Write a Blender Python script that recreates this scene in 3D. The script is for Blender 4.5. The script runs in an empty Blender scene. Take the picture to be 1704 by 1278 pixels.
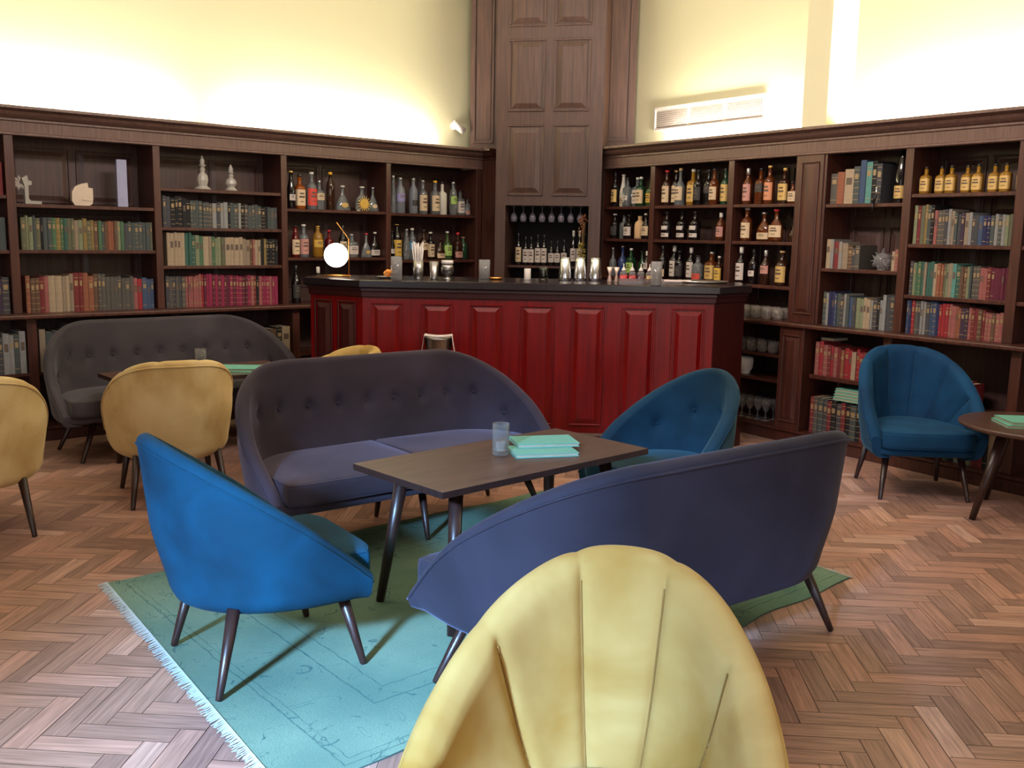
import bpy, math, random
from math import sin, cos, pi, radians
from mathutils import Vector, Matrix
random.seed(7)
scene = bpy.context.scene
COL = scene.collection

# ---------------------------------------------------------------- materials
def lin(c):
    out = []
    for v in c[:3]:
        v = v / 255.0
        out.append(v / 12.92 if v <= .04045 else ((v + .055) / 1.055) ** 2.4)
    return (out[0], out[1], out[2], 1.0)

def base_mat(name):
    m = bpy.data.materials.new(name); m.use_nodes = True
    nt = m.node_tree; b = nt.nodes['Principled BSDF']
    return m, nt, b

def setp(b, **kw):
    for k, v in kw.items():
        b.inputs[k.replace('_', ' ')].default_value = v

_mc = {}
def plain(name, rgb, rough=.6, metal=0., var=.12, scale=25., spec=.5, **kw):
    if name in _mc: return _mc[name]
    m, nt, b = base_mat(name)
    c = lin(rgb)
    n = nt.nodes.new('ShaderNodeTexNoise'); n.inputs['Scale'].default_value = scale; n.inputs['Detail'].default_value = 3
    tc = nt.nodes.new('ShaderNodeTexCoord'); nt.links.new(tc.outputs['Object'], n.inputs['Vector'])
    r = nt.nodes.new('ShaderNodeMix'); r.data_type = 'RGBA'
    r.inputs[6].default_value = tuple(x * (1 - var) for x in c[:3]) + (1,)
    r.inputs[7].default_value = tuple(min(1, x * (1 + var)) for x in c[:3]) + (1,)
    nt.links.new(n.outputs['Fac'], r.inputs[0]); nt.links.new(r.outputs[2], b.inputs['Base Color'])
    setp(b, Roughness=rough, Metallic=metal)
    b.inputs['Specular IOR Level'].default_value = spec
    for k, v in kw.items(): b.inputs[k].default_value = v
    _mc[name] = m
    return m

def wood(name, dark, light, rough=.35, scale=(60, 60, 3), spec=.5, coat=0.):
    m, nt, b = base_mat(name)
    tc = nt.nodes.new('ShaderNodeTexCoord'); mp = nt.nodes.new('ShaderNodeMapping')
    mp.inputs['Scale'].default_value = scale
    n = nt.nodes.new('ShaderNodeTexNoise'); n.inputs['Scale'].default_value = 1; n.inputs['Detail'].default_value = 5
    cr = nt.nodes.new('ShaderNodeValToRGB')
    cr.color_ramp.elements[0].color = lin(dark); cr.color_ramp.elements[1].color = lin(light)
    cr.color_ramp.elements[0].position = .3; cr.color_ramp.elements[1].position = .72
    nt.links.new(tc.outputs['Object'], mp.inputs['Vector']); nt.links.new(mp.outputs[0], n.inputs['Vector'])
    nt.links.new(n.outputs['Fac'], cr.inputs[0]); nt.links.new(cr.outputs[0], b.inputs['Base Color'])
    setp(b, Roughness=rough); b.inputs['Specular IOR Level'].default_value = spec
    b.inputs['Coat Weight'].default_value = coat; b.inputs['Coat Roughness'].default_value = .2
    return m

def velvet(name, dark, light, sheen, tint, scale=3.5, rough=.85):
    m, nt, b = base_mat(name)
    tc = nt.nodes.new('ShaderNodeTexCoord')
    n = nt.nodes.new('ShaderNodeTexNoise'); n.inputs['Scale'].default_value = scale; n.inputs['Detail'].default_value = 4; n.inputs['Distortion'].default_value = .6
    cr = nt.nodes.new('ShaderNodeValToRGB')
    cr.color_ramp.elements[0].color = lin(dark); cr.color_ramp.elements[1].color = lin(light)
    cr.color_ramp.elements[0].position = .35; cr.color_ramp.elements[1].position = .62
    f = nt.nodes.new('ShaderNodeTexNoise'); f.inputs['Scale'].default_value = 700; f.inputs['Detail'].default_value = 2
    bp = nt.nodes.new('ShaderNodeBump'); bp.inputs['Strength'].default_value = .12; bp.inputs['Distance'].default_value = .002
    for x in (n, f): nt.links.new(tc.outputs['Object'], x.inputs['Vector'])
    nt.links.new(n.outputs['Fac'], cr.inputs[0]); nt.links.new(cr.outputs[0], b.inputs['Base Color'])
    nt.links.new(f.outputs['Fac'], bp.inputs['Height']); nt.links.new(bp.outputs[0], b.inputs['Normal'])
    setp(b, Roughness=rough); b.inputs['Specular IOR Level'].default_value = .25
    b.inputs['Sheen Weight'].default_value = sheen; b.inputs['Sheen Roughness'].default_value = .35
    b.inputs['Sheen Tint'].default_value = lin(tint)
    return m

def glassy(name, rgb, rough=.03, trans=1.0, ior=1.45, alpha=1.0):
    if name in _mc: return _mc[name]
    m, nt, b = base_mat(name)
    c = lin(rgb)
    n = nt.nodes.new('ShaderNodeTexNoise'); n.inputs['Scale'].default_value = 8
    r = nt.nodes.new('ShaderNodeMix'); r.data_type = 'RGBA'
    r.inputs[6].default_value = tuple(x * .9 for x in c[:3]) + (1,); r.inputs[7].default_value = c
    nt.links.new(n.outputs['Fac'], r.inputs[0]); nt.links.new(r.outputs[2], b.inputs['Base Color'])
    setp(b, Roughness=rough, IOR=ior)
    b.inputs['Transmission Weight'].default_value = trans
    b.inputs['Alpha'].default_value = alpha
    _mc[name] = m
    return m

def emis(name, rgb, strength):
    m, nt, b = base_mat(name)
    b.inputs['Base Color'].default_value = lin(rgb)
    b.inputs['Emission Color'].default_value = lin(rgb)
    b.inputs['Emission Strength'].default_value = strength
    return m

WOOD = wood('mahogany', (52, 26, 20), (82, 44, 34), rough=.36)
WOODC = wood('hazed_cornice_mahogany', (84, 60, 54), (112, 84, 74), rough=.42)  # same wood, lighter and greyer: veil of haze painted into the cornice colour
WOODIN = wood('mahogany_inner', (50, 30, 27), (74, 46, 40), rough=.5)
WOODT = wood('hazed_tower_oak', (60, 40, 34), (86, 58, 48), rough=.42)  # greyed tone, hazy veil painted into the tower wood colour
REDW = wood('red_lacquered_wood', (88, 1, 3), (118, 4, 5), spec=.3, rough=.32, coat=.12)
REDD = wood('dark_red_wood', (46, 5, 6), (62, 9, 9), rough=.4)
BARTOP = wood('bar_top_black', (22, 16, 20), (38, 28, 34), rough=.22)
TABLEW = wood('table_walnut', (64, 42, 36), (90, 62, 52), rough=.38, scale=(6, 60, 60))
TABLEE = wood('table_edge', (34, 18, 16), (50, 28, 24), rough=.5)
LEGW = wood('leg_wood', (34, 18, 16), (56, 32, 27), rough=.35)
PLASTER = plain('cream_plaster', (202, 195, 163), .9, var=.02, scale=2)
CEIL = plain('ceiling_paint', (225, 220, 200), .9, var=.02, scale=2)
V_BLUE = velvet('blue_velvet', (0, 42, 62), (0, 60, 86), .03, (120, 190, 235))
V_TEAL = velvet('teal_velvet', (8, 38, 54), (16, 54, 74), .2, (130, 190, 215))
V_NAVY = velvet('deep_blue_velvet', (3, 44, 78), (8, 60, 98), .3, (100, 170, 205))
V_PURP = velvet('plum_grey_velvet', (48, 40, 48), (64, 54, 66), .35, (200, 185, 215), scale=2.5)
V_PURB = velvet('indigo_grey_velvet', (33, 29, 38), (46, 41, 52), .15, (190, 190, 235), scale=2.5)
V_GREY = velvet('charcoal_velvet', (50, 45, 48), (66, 59, 63), .4, (180, 175, 185), scale=2.5)
V_YEL = velvet('yellow_velvet', (156, 116, 50), (190, 160, 100), .12, (255, 240, 190), scale=3.0)
V_YELB = velvet('pale_yellow_velvet', (186, 152, 96), (212, 184, 132), .3, (255, 240, 190), scale=4.0)
def thin(name, rgb, alpha, rough=.06):
    if name in _mc: return _mc[name]
    m, nt, b = base_mat(name)
    lw = nt.nodes.new('ShaderNodeLayerWeight'); lw.inputs['Blend'].default_value = .35
    mr = nt.nodes.new('ShaderNodeMapRange'); mr.inputs['To Min'].default_value = alpha; mr.inputs['To Max'].default_value = min(1, alpha + .6)
    nt.links.new(lw.outputs['Facing'], mr.inputs[0]); nt.links.new(mr.outputs[0], b.inputs['Alpha'])
    b.inputs['Base Color'].default_value = lin(rgb); setp(b, Roughness=rough)
    b.inputs['Specular IOR Level'].default_value = .8
    _mc[name] = m
    return m
BRASS = plain('brass', (214, 150, 84), .25, 1.0, var=.05)
STEEL = plain('steel', (205, 205, 210), .18, 1.0, var=.04)
STEELD = plain('brushed_steel', (150, 146, 144), .3, 1.0, var=.06)
CREAMP = plain('page_paper', (176, 160, 132), .9)
GILT = plain('gilt_tooling', (140, 116, 80), .6, .1)
INKD = plain('dark_print', (84, 68, 58), .7)
WHITEP = plain('white_plastic', (205, 195, 190), .5)
TOWEL = plain('towel_cotton', (205, 188, 185), .95, scale=60)
TEALC = plain('teal_cloth_cover', (98, 158, 142), .75, var=.08, scale=120)
CLEAR = glassy('clear_glass', (235, 240, 238))
FROST = glassy('frosted_glass', (200, 205, 215), rough=.35, trans=.75)


SCULPT = thin('sculpted_glass', (196, 188, 176), .5, .3)

# ---------------------------------------------------------------- mesh builder
class MB:
    def __init__(s):
        s.v = []; s.f = []; s.mi = []; s.sm = []
    def add(s, vs, fs, mi=0, smooth=False):
        o = len(s.v); s.v += [tuple(x) for x in vs]
        for f in fs:
            s.f.append(tuple(i + o for i in f)); s.mi.append(mi); s.sm.append(smooth)
    def box(s, x0, x1, y0, y1, z0, z1, mi=0, bev=0.):
        if bev <= 0:
            v = [(x0, y0, z0), (x1, y0, z0), (x1, y1, z0), (x0, y1, z0), (x0, y0, z1), (x1, y0, z1), (x1, y1, z1), (x0, y1, z1)]
            s.add(v, [(0, 3, 2, 1), (4, 5, 6, 7), (0, 1, 5, 4), (1, 2, 6, 5), (2, 3, 7, 6), (3, 0, 4, 7)], mi)
        else:
            b = min(bev, (x1 - x0) / 2.2, (y1 - y0) / 2.2, (z1 - z0) / 2.2)
            rings = []
            for z, i in ((z0, b), (z0 + b, 0), (z1 - b, 0), (z1, b)):
                X0, X1, Y0, Y1 = x0 + i, x1 - i, y0 + i, y1 - i
                c = b * .6 if i == 0 else b * .2
                rings.append([(X0 + c, Y0, z), (X1 - c, Y0, z), (X1, Y0 + c, z), (X1, Y1 - c, z), (X1 - c, Y1, z), (X0 + c, Y1, z), (X0, Y1 - c, z), (X0, Y0 + c, z)])
            s.rings(rings, mi, smooth=False, cap=True)
    def rings(s, rings, mi=0, smooth=True, cap=True, closed=True):
        n = len(rings[0]); vs = [p for r in rings for p in r]; fs = []
        for k in range(len(rings) - 1):
            for i in range(n if closed else n - 1):
                j = (i + 1) % n
                fs.append((k * n + i, k * n + j, (k + 1) * n + j, (k + 1) * n + i))
        s.add(vs, fs, mi, smooth)
        if cap:
            o = len(s.v) - len(vs)
            s.f.append(tuple(o + i for i in reversed(range(n)))); s.mi.append(mi); s.sm.append(False)
            s.f.append(tuple(o + (len(rings) - 1) * n + i for i in range(n))); s.mi.append(mi); s.sm.append(False)
    def lathe(s, prof, seg=20, cx=0, cy=0, mi=0, sq=2.0, sx=1., sy=1., smooth=True, cap=True):
        rings = []
        for r, z in prof:
            ring = []
            for k in range(seg):
                a = 2 * pi * (k + .5) / seg
                q = 1.0 if sq == 2.0 else 1 / ((abs(cos(a)) ** sq + abs(sin(a)) ** sq) ** (1 / sq))
                ring.append((cx + r * q * cos(a) * sx, cy + r * q * sin(a) * sy, z))
            rings.append(ring)
        s.rings(rings, mi, smooth, cap)
    def tube(s, pts, r, seg=8, mi=0, closed=False, cap=True):
        pts = [Vector(p) for p in pts]; rings = []; n = len(pts)
        up = Vector((0, 0, 1)); prev = None
        for i, p in enumerate(pts):
            a = pts[(i - 1) % n] if (closed or i > 0) else p
            b = pts[(i + 1) % n] if (closed or i < n - 1) else p
            t = (b - a).normalized()
            if prev is None:
                x = t.cross(up)
                if x.length < .05: x = t.cross(Vector((1, 0, 0)))
                x.normalize()
            else:
                x = (prev - t * prev.dot(t)).normalized()
            prev = x; y = t.cross(x)
            rr = r[i] if isinstance(r, (list, tuple)) else r
            rings.append([tuple(p + x * (rr * cos(2 * pi * k / seg)) + y * (rr * sin(2 * pi * k / seg))) for k in range(seg)])
        if closed: rings.append(rings[0])
        s.rings(rings, mi, True, cap and not closed)
    def sphere(s, c, r, seg=16, rows=10, mi=0, sz=1.):
        rings = []
        for k in range(rows + 1):
            th = pi * (k / rows); rr = max(1e-4, r * sin(th))
            rings.append([(c[0] + rr * cos(2 * pi * j / seg), c[1] + rr * sin(2 * pi * j / seg), c[2] - r * sz * cos(th)) for j in range(seg)])
        s.rings(rings, mi, True, True)
    def build(s, name, mats, parent=None, loc=None, rot=0.):
        me = bpy.data.meshes.new(name)
        me.from_pydata(s.v, [], s.f)
        if not isinstance(mats, (list, tuple)): mats = [mats]
        for m in mats: me.materials.append(m)
        me.polygons.foreach_set('material_index', s.mi); me.polygons.foreach_set('use_smooth', s.sm)
        me.update()
        o = bpy.data.objects.new(name, me); COL.objects.link(o)
        if parent is not None: o.parent = parent
        if loc is not None: o.location = loc
        o.rotation_euler = (0, 0, rot)
        return o

def tag(o, label, cat, group=None):
    o['label'] = label; o['category'] = cat
    if group: o['group'] = group
    return o
def thing(name, label, cat, loc=(0, 0, 0), rot=0., group=None):
    o = bpy.data.objects.new(name, None); COL.objects.link(o)
    o.empty_display_size = .1
    o.location = loc; o.rotation_euler = (0, 0, rot)
    return tag(o, label, cat, group)
def struct(o):
    o['kind'] = 'structure'; return o
def dup(root, loc, rot, label, group=None):
    r = root.copy(); COL.objects.link(r); r.location = loc; r.rotation_euler = (0, 0, rot)
    r['label'] = label
    if group: r['group'] = group
    for ch in list(root.children):
        c = ch.copy(); COL.objects.link(c); c.parent = r
        for g in list(ch.children):
            d = g.copy(); COL.objects.link(d); d.parent = c
    return r

# ---------------------------------------------------------------- frames of the two bookcase walls
AL, DL = 0.7175230, 6.8316
AR, DR = -0.9510292, 5.4969
def wframe(side):
    a, d = (AL, DL) if side == 'L' else (AR, DR)
    return a, Vector((-sin(a) * d, cos(a) * d, 0))
def wp(side, t, dep, z=0.):
    a, o = wframe(side)
    return Vector((o.x + t * cos(a) - dep * sin(a), o.y + t * sin(a) + dep * cos(a), z))

# ---------------------------------------------------------------- camera
F = 1600.0; P = 0.15292455; R = 0.01828385
cp, sp_, cr, sr = cos(P), sin(P), cos(R), sin(R)
fw = Vector((0, cp, -sp_)); rt0 = Vector((1, 0, 0)); up0 = Vector((0, sp_, cp))
rt = rt0 * cr + up0 * sr; up = up0 * cr - rt0 * sr
cd = bpy.data.cameras.new('camera'); cam = bpy.data.objects.new('camera', cd); COL.objects.link(cam)
cd.sensor_width = 36; cd.lens = F / 1704 * 36; cd.clip_start = .05
cam.matrix_world = Matrix(((rt.x, up.x, -fw.x, 0), (rt.y, up.y, -fw.y, 0), (rt.z, up.z, -fw.z, 1.4), (0, 0, 0, 1)))
scene.camera = cam

# ================================================================ ROOM
H = 4.3
pL0 = wp('L', -3.6, .35); pL1 = wp('L', 5.72, .35); pR1 = wp('R', -6.47, .35); pR0 = wp('R', 2.2, .35)
BK = [(-5.2, -3.2), (5.4, -3.2)]
pc1 = Vector((-.17, 9.15, 0)); pc2 = Vector((.74, 9.0, 0))
poly = [(pL0.x, pL0.y), BK[0], BK[1], (pR0.x, pR0.y), (pR1.x, pR1.y), (pR1.x - .02, pR1.y + .45), (pL1.x + .02, pL1.y + .1), (pL1.x, pL1.y)]

# herringbone floor ------------------------------------------------
def build_floor():
    me = bpy.data.meshes.new('floor')
    w = .074; n = 4; gap = .0011; th = radians(-4)
    vs = []; fs = []; tone = []; uvs = []
    def inside(x, y):
        return -6.2 < x < 6.2 and -3.4 < y < 9.6
    c, s = cos(th), sin(th)
    R_ = 190
    for i in range(-R_, R_):
        for j in range(-34, 34):
            ox = i + n * j; oy = i - n * j
            for kind in (0, 1):
                if kind == 0: x0, y0, x1, y1 = ox, oy, ox + n, oy + 1
                else: x0, y0, x1, y1 = ox, oy + 1, ox + 1, oy + 1 + n
                x0, y0, x1, y1 = x0 * w + gap, y0 * w + gap, x1 * w - gap, y1 * w - gap
                cx, cy = (x0 + x1) / 2, (y0 + y1) / 2
                X, Y = cx * c - cy * s, cx * s + cy * c + 3.0
                if not inside(X, Y): continue
                b = len(vs)
                for (px, py) in ((x0, y0), (x1, y0), (x1, y1), (x0, y1)):
                    vs.append((px * c - py * s, px * s + py * c + 3.0, random.uniform(-.0004, 0)))
                fs.append((b, b + 1, b + 2, b + 3))
                tone.append(random.random())
                o = random.uniform(0, 40)
                if kind == 0: uvs += [(0 + o, 0), (n * w + o, 0), (n * w + o, w), (0 + o, w)]
                else: uvs += [(0 + o, w), (0 + o, 0), (n * w + o, 0), (n * w + o, w)]
    nb = len(fs)
    b = len(vs)
    vs += [(-6.4, -3.6, -.004), (6.4, -3.6, -.004), (6.4, 9.8, -.004), (-6.4, 9.8, -.004)]
    fs.append((b, b + 1, b + 2, b + 3)); tone.append(-1.); uvs += [(0, 0)] * 4
    me.from_pydata(vs, [], fs)
    at = me.attributes.new('tone', 'FLOAT', 'FACE'); at.data.foreach_set('value', tone)
    uv = me.uv_layers.new(name='UVMap'); uv.data.foreach_set('uv', [k for p in uvs for k in p])
    m, nt, bs = base_mat('herringbone_parquet')
    L = nt.links
    a = nt.nodes.new('ShaderNodeAttribute'); a.attribute_name = 'tone'
    cr_ = nt.nodes.new('ShaderNodeValToRGB'); e = cr_.color_ramp.elements
    e[0].position = 0; e[0].color = lin((148, 116, 106)); e[1].position = 1; e[1].color = lin((200, 164, 150))
    x = e.new(.45); x.color = lin((172, 136, 122)); x = e.new(.8); x.color = lin((184, 140, 124))
    uvn = nt.nodes.new('ShaderNodeUVMap'); mp = nt.nodes.new('ShaderNodeMapping'); mp.inputs['Scale'].default_value = (5, 90, 1)
    no = nt.nodes.new('ShaderNodeTexNoise'); no.inputs['Scale'].default_value = 1.; no.inputs['Detail'].default_value = 5; no.inputs['Distortion'].default_value = .5
    L.new(uvn.outputs[0], mp.inputs[0]); L.new(mp.outputs[0], no.inputs['Vector'])
    mx = nt.nodes.new('ShaderNodeMix'); mx.data_type = 'RGBA'; mx.blend_type = 'MULTIPLY'; mx.inputs[0].default_value = .75
    r2 = nt.nodes.new('ShaderNodeValToRGB'); r2.color_ramp.elements[0].color = (.45, .42, .4, 1); r2.color_ramp.elements[1].color = (1.25, 1.2, 1.15, 1)
    r2.color_ramp.elements[0].position = .25; r2.color_ramp.elements[1].position = .7
    L.new(a.outputs['Fac'], cr_.inputs[0]); L.new(no.outputs['Fac'], r2.inputs[0])
    L.new(cr_.outputs[0], mx.inputs[6]); L.new(r2.outputs[0], mx.inputs[7])
    # worn blotches over many blocks
    g = nt.nodes.new('ShaderNodeNewGeometry'); bl = nt.nodes.new('ShaderNodeTexNoise'); bl.inputs['Scale'].default_value = 1.3; bl.inputs['Detail'].default_value = 3
    L.new(g.outputs['Position'], bl.inputs['Vector'])
    mb = nt.nodes.new('ShaderNodeMix'); mb.data_type = 'RGBA'; mb.blend_type = 'MULTIPLY'; mb.inputs[0].default_value = .5
    r3 = nt.nodes.new('ShaderNodeValToRGB'); r3.color_ramp.elements[0].color = (.7, .68, .7, 1); r3.color_ramp.elements[1].color = (1.15, 1.12, 1.1, 1)
    r3.color_ramp.elements[0].position = .35; r3.color_ramp.elements[1].position = .65
    L.new(bl.outputs['Fac'], r3.inputs[0]); L.new(mx.outputs[2], mb.inputs[6]); L.new(r3.outputs[0], mb.inputs[7])
    gp = nt.nodes.new('ShaderNodeMath'); gp.operation = 'GREATER_THAN'; gp.inputs[1].default_value = -.5
    L.new(a.outputs['Fac'], gp.inputs[0])
    fin = nt.nodes.new('ShaderNodeMix'); fin.data_type = 'RGBA'; fin.inputs[6].default_value = lin((40, 22, 16))
    L.new(gp.outputs[0], fin.inputs[0]); L.new(mb.outputs[2], fin.inputs[7]); L.new(fin.outputs[2], bs.inputs['Base Color'])
    rr = nt.nodes.new('ShaderNodeMapRange'); rr.inputs['To Min'].default_value = .26; rr.inputs['To Max'].default_value = .48
    L.new(bl.outputs['Fac'], rr.inputs[0]); L.new(rr.outputs[0], bs.inputs['Roughness'])
    bs.inputs['Specular IOR Level'].default_value = .45
    bp = nt.nodes.new('ShaderNodeBump'); bp.inputs['Strength'].default_value = .15; bp.inputs['Distance'].default_value = .002
    L.new(no.outputs['Fac'], bp.inputs['Height']); L.new(bp.outputs[0], bs.inputs['Normal'])
    me.materials.append(m)
    o = bpy.data.objects.new('floor', me); COL.objects.link(o); struct(o)
build_floor()

def wallquad(name, a, b, z0, z1, mat, th=.1):
    a = Vector((a[0], a[1])); b = Vector((b[0], b[1])); d = (b - a).normalized(); n = Vector((d.y, -d.x)) * th
    mb = MB()
    lo = [(a.x, a.y), (b.x, b.y), (b.x + n.x, b.y + n.y), (a.x + n.x, a.y + n.y)]
    mb.rings([[(x, y, z0) for x, y in lo], [(x, y, z1) for x, y in lo]], 0, False, True)
    return struct(mb.build(name, mat))
wallquad('wall_left', poly[7], poly[0], 0, H, PLASTER, .1)
wallquad('wall_left_rear', poly[0], poly[1], 0, H, PLASTER)
wallquad('wall_right_rear', poly[2], poly[3], 0, H, PLASTER)
wallquad('wall_right', poly[3], poly[4], 0, H, PLASTER)
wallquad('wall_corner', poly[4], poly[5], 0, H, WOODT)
wallquad('wall_far', poly[5], poly[6], 0, H, WOODIN)
# rear wall with two tall window openings
def rear_wall():
    mb = MB(); y0, y1 = -3.3, -3.2
    wins = [(-3.9, -1.9), (.8, 2.8)]
    xs = [BK[0][0]] + [k for w in wins for k in w] + [BK[1][0]]
    for i in range(0, len(xs), 2): mb.box(xs[i], xs[i + 1], y0, y1, 0, H)
    for a, b in wins: mb.box(a, b, y0, y1, 0, .8); mb.box(a, b, y0, y1, 3.2, H)
    struct(mb.build('wall_back', PLASTER))
    for k, (a, b) in enumerate(wins):
        m2 = MB()
        for x in (a, (a + b) / 2 - .03, b - .06): m2.box(x, x + .06, y0 + .02, y1 - .02, .8, 3.2)
        for z in (.8, 1.6, 2.4, 3.14): m2.box(a, b, y0 + .03, y1 - .03, z, z + .06)
        struct(m2.build('window_%d' % (k + 1), WHITEP))
rear_wall()
def ceiling():
    mb = MB(); pts = poly
    mb.rings([[(x, y, H) for x, y in pts], [(x, y, H + .1) for x, y in pts]], 0, False, True)
    struct(mb.build('ceiling', CEIL))
ceiling()
# pier on the right wall
def pier():
    a, o = wframe('R'); mb = MB()
    mb.box(-4.42, -4.22, .07, .35, 2.16, H)
    p = mb.build('wall_pier', PLASTER, loc=(o.x, o.y, 0), rot=a); struct(p)
pier()

# tall panelled strips either side of the tower, standing on the cornice
def strip(x0, x1, y0, y1, label):
    L_ = math.hypot(x1 - x0, y1 - y0); a = math.atan2(y1 - y0, x1 - x0)
    t = thing('panelled_pilaster', label, 'panelling', (x0, y0, 2.13), a)
    mb = MB(); h = H - 2.14
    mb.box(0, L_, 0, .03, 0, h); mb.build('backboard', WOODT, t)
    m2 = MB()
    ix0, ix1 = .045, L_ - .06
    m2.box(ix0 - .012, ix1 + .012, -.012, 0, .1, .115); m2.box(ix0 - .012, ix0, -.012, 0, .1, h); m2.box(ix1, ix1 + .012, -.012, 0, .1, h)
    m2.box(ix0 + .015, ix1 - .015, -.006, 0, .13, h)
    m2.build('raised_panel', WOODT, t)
strip(-.425, -.165, 9.02, 8.98, 'narrow dark wood pilaster left of the tower, above the left cornice')
strip(.74, 1.02, 8.60, 8.58, 'narrow dark wood pilaster right of the tower, above the right cornice')

# ================================================================ BOOKCASES
def raised(mb, x0, x1, z0, z1, y, h=.014, bev=.035, ring=.014, mi=0):
    # moulding ring
    r = ring
    for a in ((x0, x1, z0, z0 + r), (x0, x1, z1 - r, z1), (x0, x0 + r, z0 + r, z1 - r), (x1 - r, x1, z0 + r, z1 - r)):
        mb.box(a[0], a[1], y - .010, y, a[2], a[3], mi, .004)
    X0, X1, Z0, Z1 = x0 + r + .01, x1 - r - .01, z0 + r + .01, z1 - r - .01
    b = min(bev, (X1 - X0) * .3)
    o = [(X0, y - .001, Z0), (X1, y - .001, Z0), (X1, y - .001, Z1), (X0, y - .001, Z1)]
    i = [(X0 + b, y - h, Z0 + b), (X1 - b, y - h, Z0 + b), (X1 - b, y - h, Z1 - b), (X0 + b, y - h, Z1 - b)]
    mb.add(o + i, [(0, 1, 5, 4), (1, 2, 6, 5), (2, 3, 7, 6), (3, 0, 4, 7), (4, 5, 6, 7)], mi)

def profile_x(mb, prof, x0, x1, mi=0):
    mb.rings([[(x0, y, z) for y, z in prof], [(x1, y, z) for y, z in prof]], mi, False, True)

CORN = [(.34, 1.995), (-.0, 1.995), (-.004, 2.06), (-.014, 2.066), (-.014, 2.078), (-.03, 2.085), (-.05, 2.10), (-.066, 2.12), (-.085, 2.127), (-.1, 2.134), (-.1, 2.15), (-.08, 2.155), (.10, 2.155), (.10, 2.12), (.34, 2.12)]
RAIL = [(.03, 1.975), (-.006, 1.975), (-.012, 1.98), (-.012, 1.99), (-.004, 1.996), (.03, 1.996)]

def bookcase(side, label, uprights, bays, lower_div, x0, x1, cdep, pilasters=()):
    a, o = wframe(side)
    t = thing('bookcase', label, 'bookcase', (o.x, o.y, 0), a)
    mb = MB(); mb.box(x0, x1, .30, .33, 0, 2.1)
    mb.build('back_panel', WOODIN, t)
    # panel mouldings on the back board
    for (b0, b1, sh) in bays:
        m = MB(); mid = (b0 + b1) / 2
        if b1 - b0 > .5:
            for (p0, p1) in ((b0 + .03, mid - .02), (mid + .02, b1 - .03)):
                for z0, z1 in ((.95, 1.50), (1.56, 1.93)): raised(m, p0, p1, z0, z1, .299, .01, .03, .012)
            m.build('back_mouldings', WOODIN, t)
    for (u0, u1) in uprights:
        m = MB(); m.box(u0, u1, 0, .30, .84, 1.98, bev=.003)
        m.build('upright', WOOD, t)
    for (b0, b1, sh) in bays:
        for z in sh:
            m = MB(); m.box(b0 + .0005, b1 - .0005, .008, .299, z - .024, z, bev=.003)
            m.build('shelf', WOOD, t)
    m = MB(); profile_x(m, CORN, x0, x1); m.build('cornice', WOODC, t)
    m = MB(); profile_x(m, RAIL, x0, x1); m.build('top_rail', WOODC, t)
    m = MB(); profile_x(m, [(.3, .84), (.3, .812), (-cdep + .02, .812), (-cdep + .004, .815), (-cdep, .82), (-cdep, .834), (-cdep + .004, .84)], x0, x1); m.build('counter_top', WOOD, t)
    m = MB(); m.box(x0, x1, -cdep + .05, .30, 0, .10, bev=.004); m.build('plinth', WOOD, t)
    m = MB(); profile_x(m, [(-cdep + .03, .10), (-cdep + .03, .085), (-cdep + .05, .07), (-cdep + .06, .10)], x0, x1); m.build('plinth_moulding', WOOD, t)
    for (u0, u1) in lower_div:
        m = MB(); m.box(u0, u1, -cdep + .06, .30, .10, .812, bev=.003); m.build('lower_upright', WOOD, t)
    for (q0, q1) in pilasters:
        m = MB(); m.box(q0, q1, -.01, .05, .84, 1.975, bev=.003)
        raised(m, q0 + .03, q1 - .03, .90, 1.93, -.01, .008, .02, .01); m.build('upper_pilaster', WOOD, t)
        m = MB(); m.box(q0, q1, -cdep + .03, .30, .10, .812, bev=.003)
        raised(m, q0 + .03, q1 - .03, .15, .76, -cdep + .03, .008, .02, .01); m.build('lower_pilaster', WOOD, t)
    return t

SL = {'0': (1.25, 1.60), 'A': (1.545, 1.25), 'B': (1.69, 1.417), 'B2': 1.143}
bcL = bookcase('L', 'long dark mahogany built-in bookcase covering the left wall', 
    [(.72, .78), (1.655, 1.71), (2.60, 2.65), (3.58, 3.63), (4.54, 4.585), (5.50, 5.56)],
    [(-.3, .72, (1.60, 1.25)), (.78, 1.655, (1.60, 1.25)), (1.71, 2.60, (1.548, 1.252)), (2.65, 3.58, (1.692, 1.417, 1.143)), (3.63, 4.54, (1.578, 1.20)), (4.585, 5.50, (1.572, 1.18))],
    [(-.3, -.25), (.72, .78), (1.70, 1.76), (2.65, 2.71), (3.6, 3.66), (4.55, 4.61), (5.5, 5.56)], -.3, 5.56, .17)
def lshelf(case, *b):
    m = MB(); m.box(*b); m.build('lower_shelf', WOOD, case)
for b0, b1 in ((.78, 1.70), (1.76, 2.65), (2.71, 3.6), (3.66, 4.55)): lshelf(bcL, b0, b1, -.1, .299, .44, .46)
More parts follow.
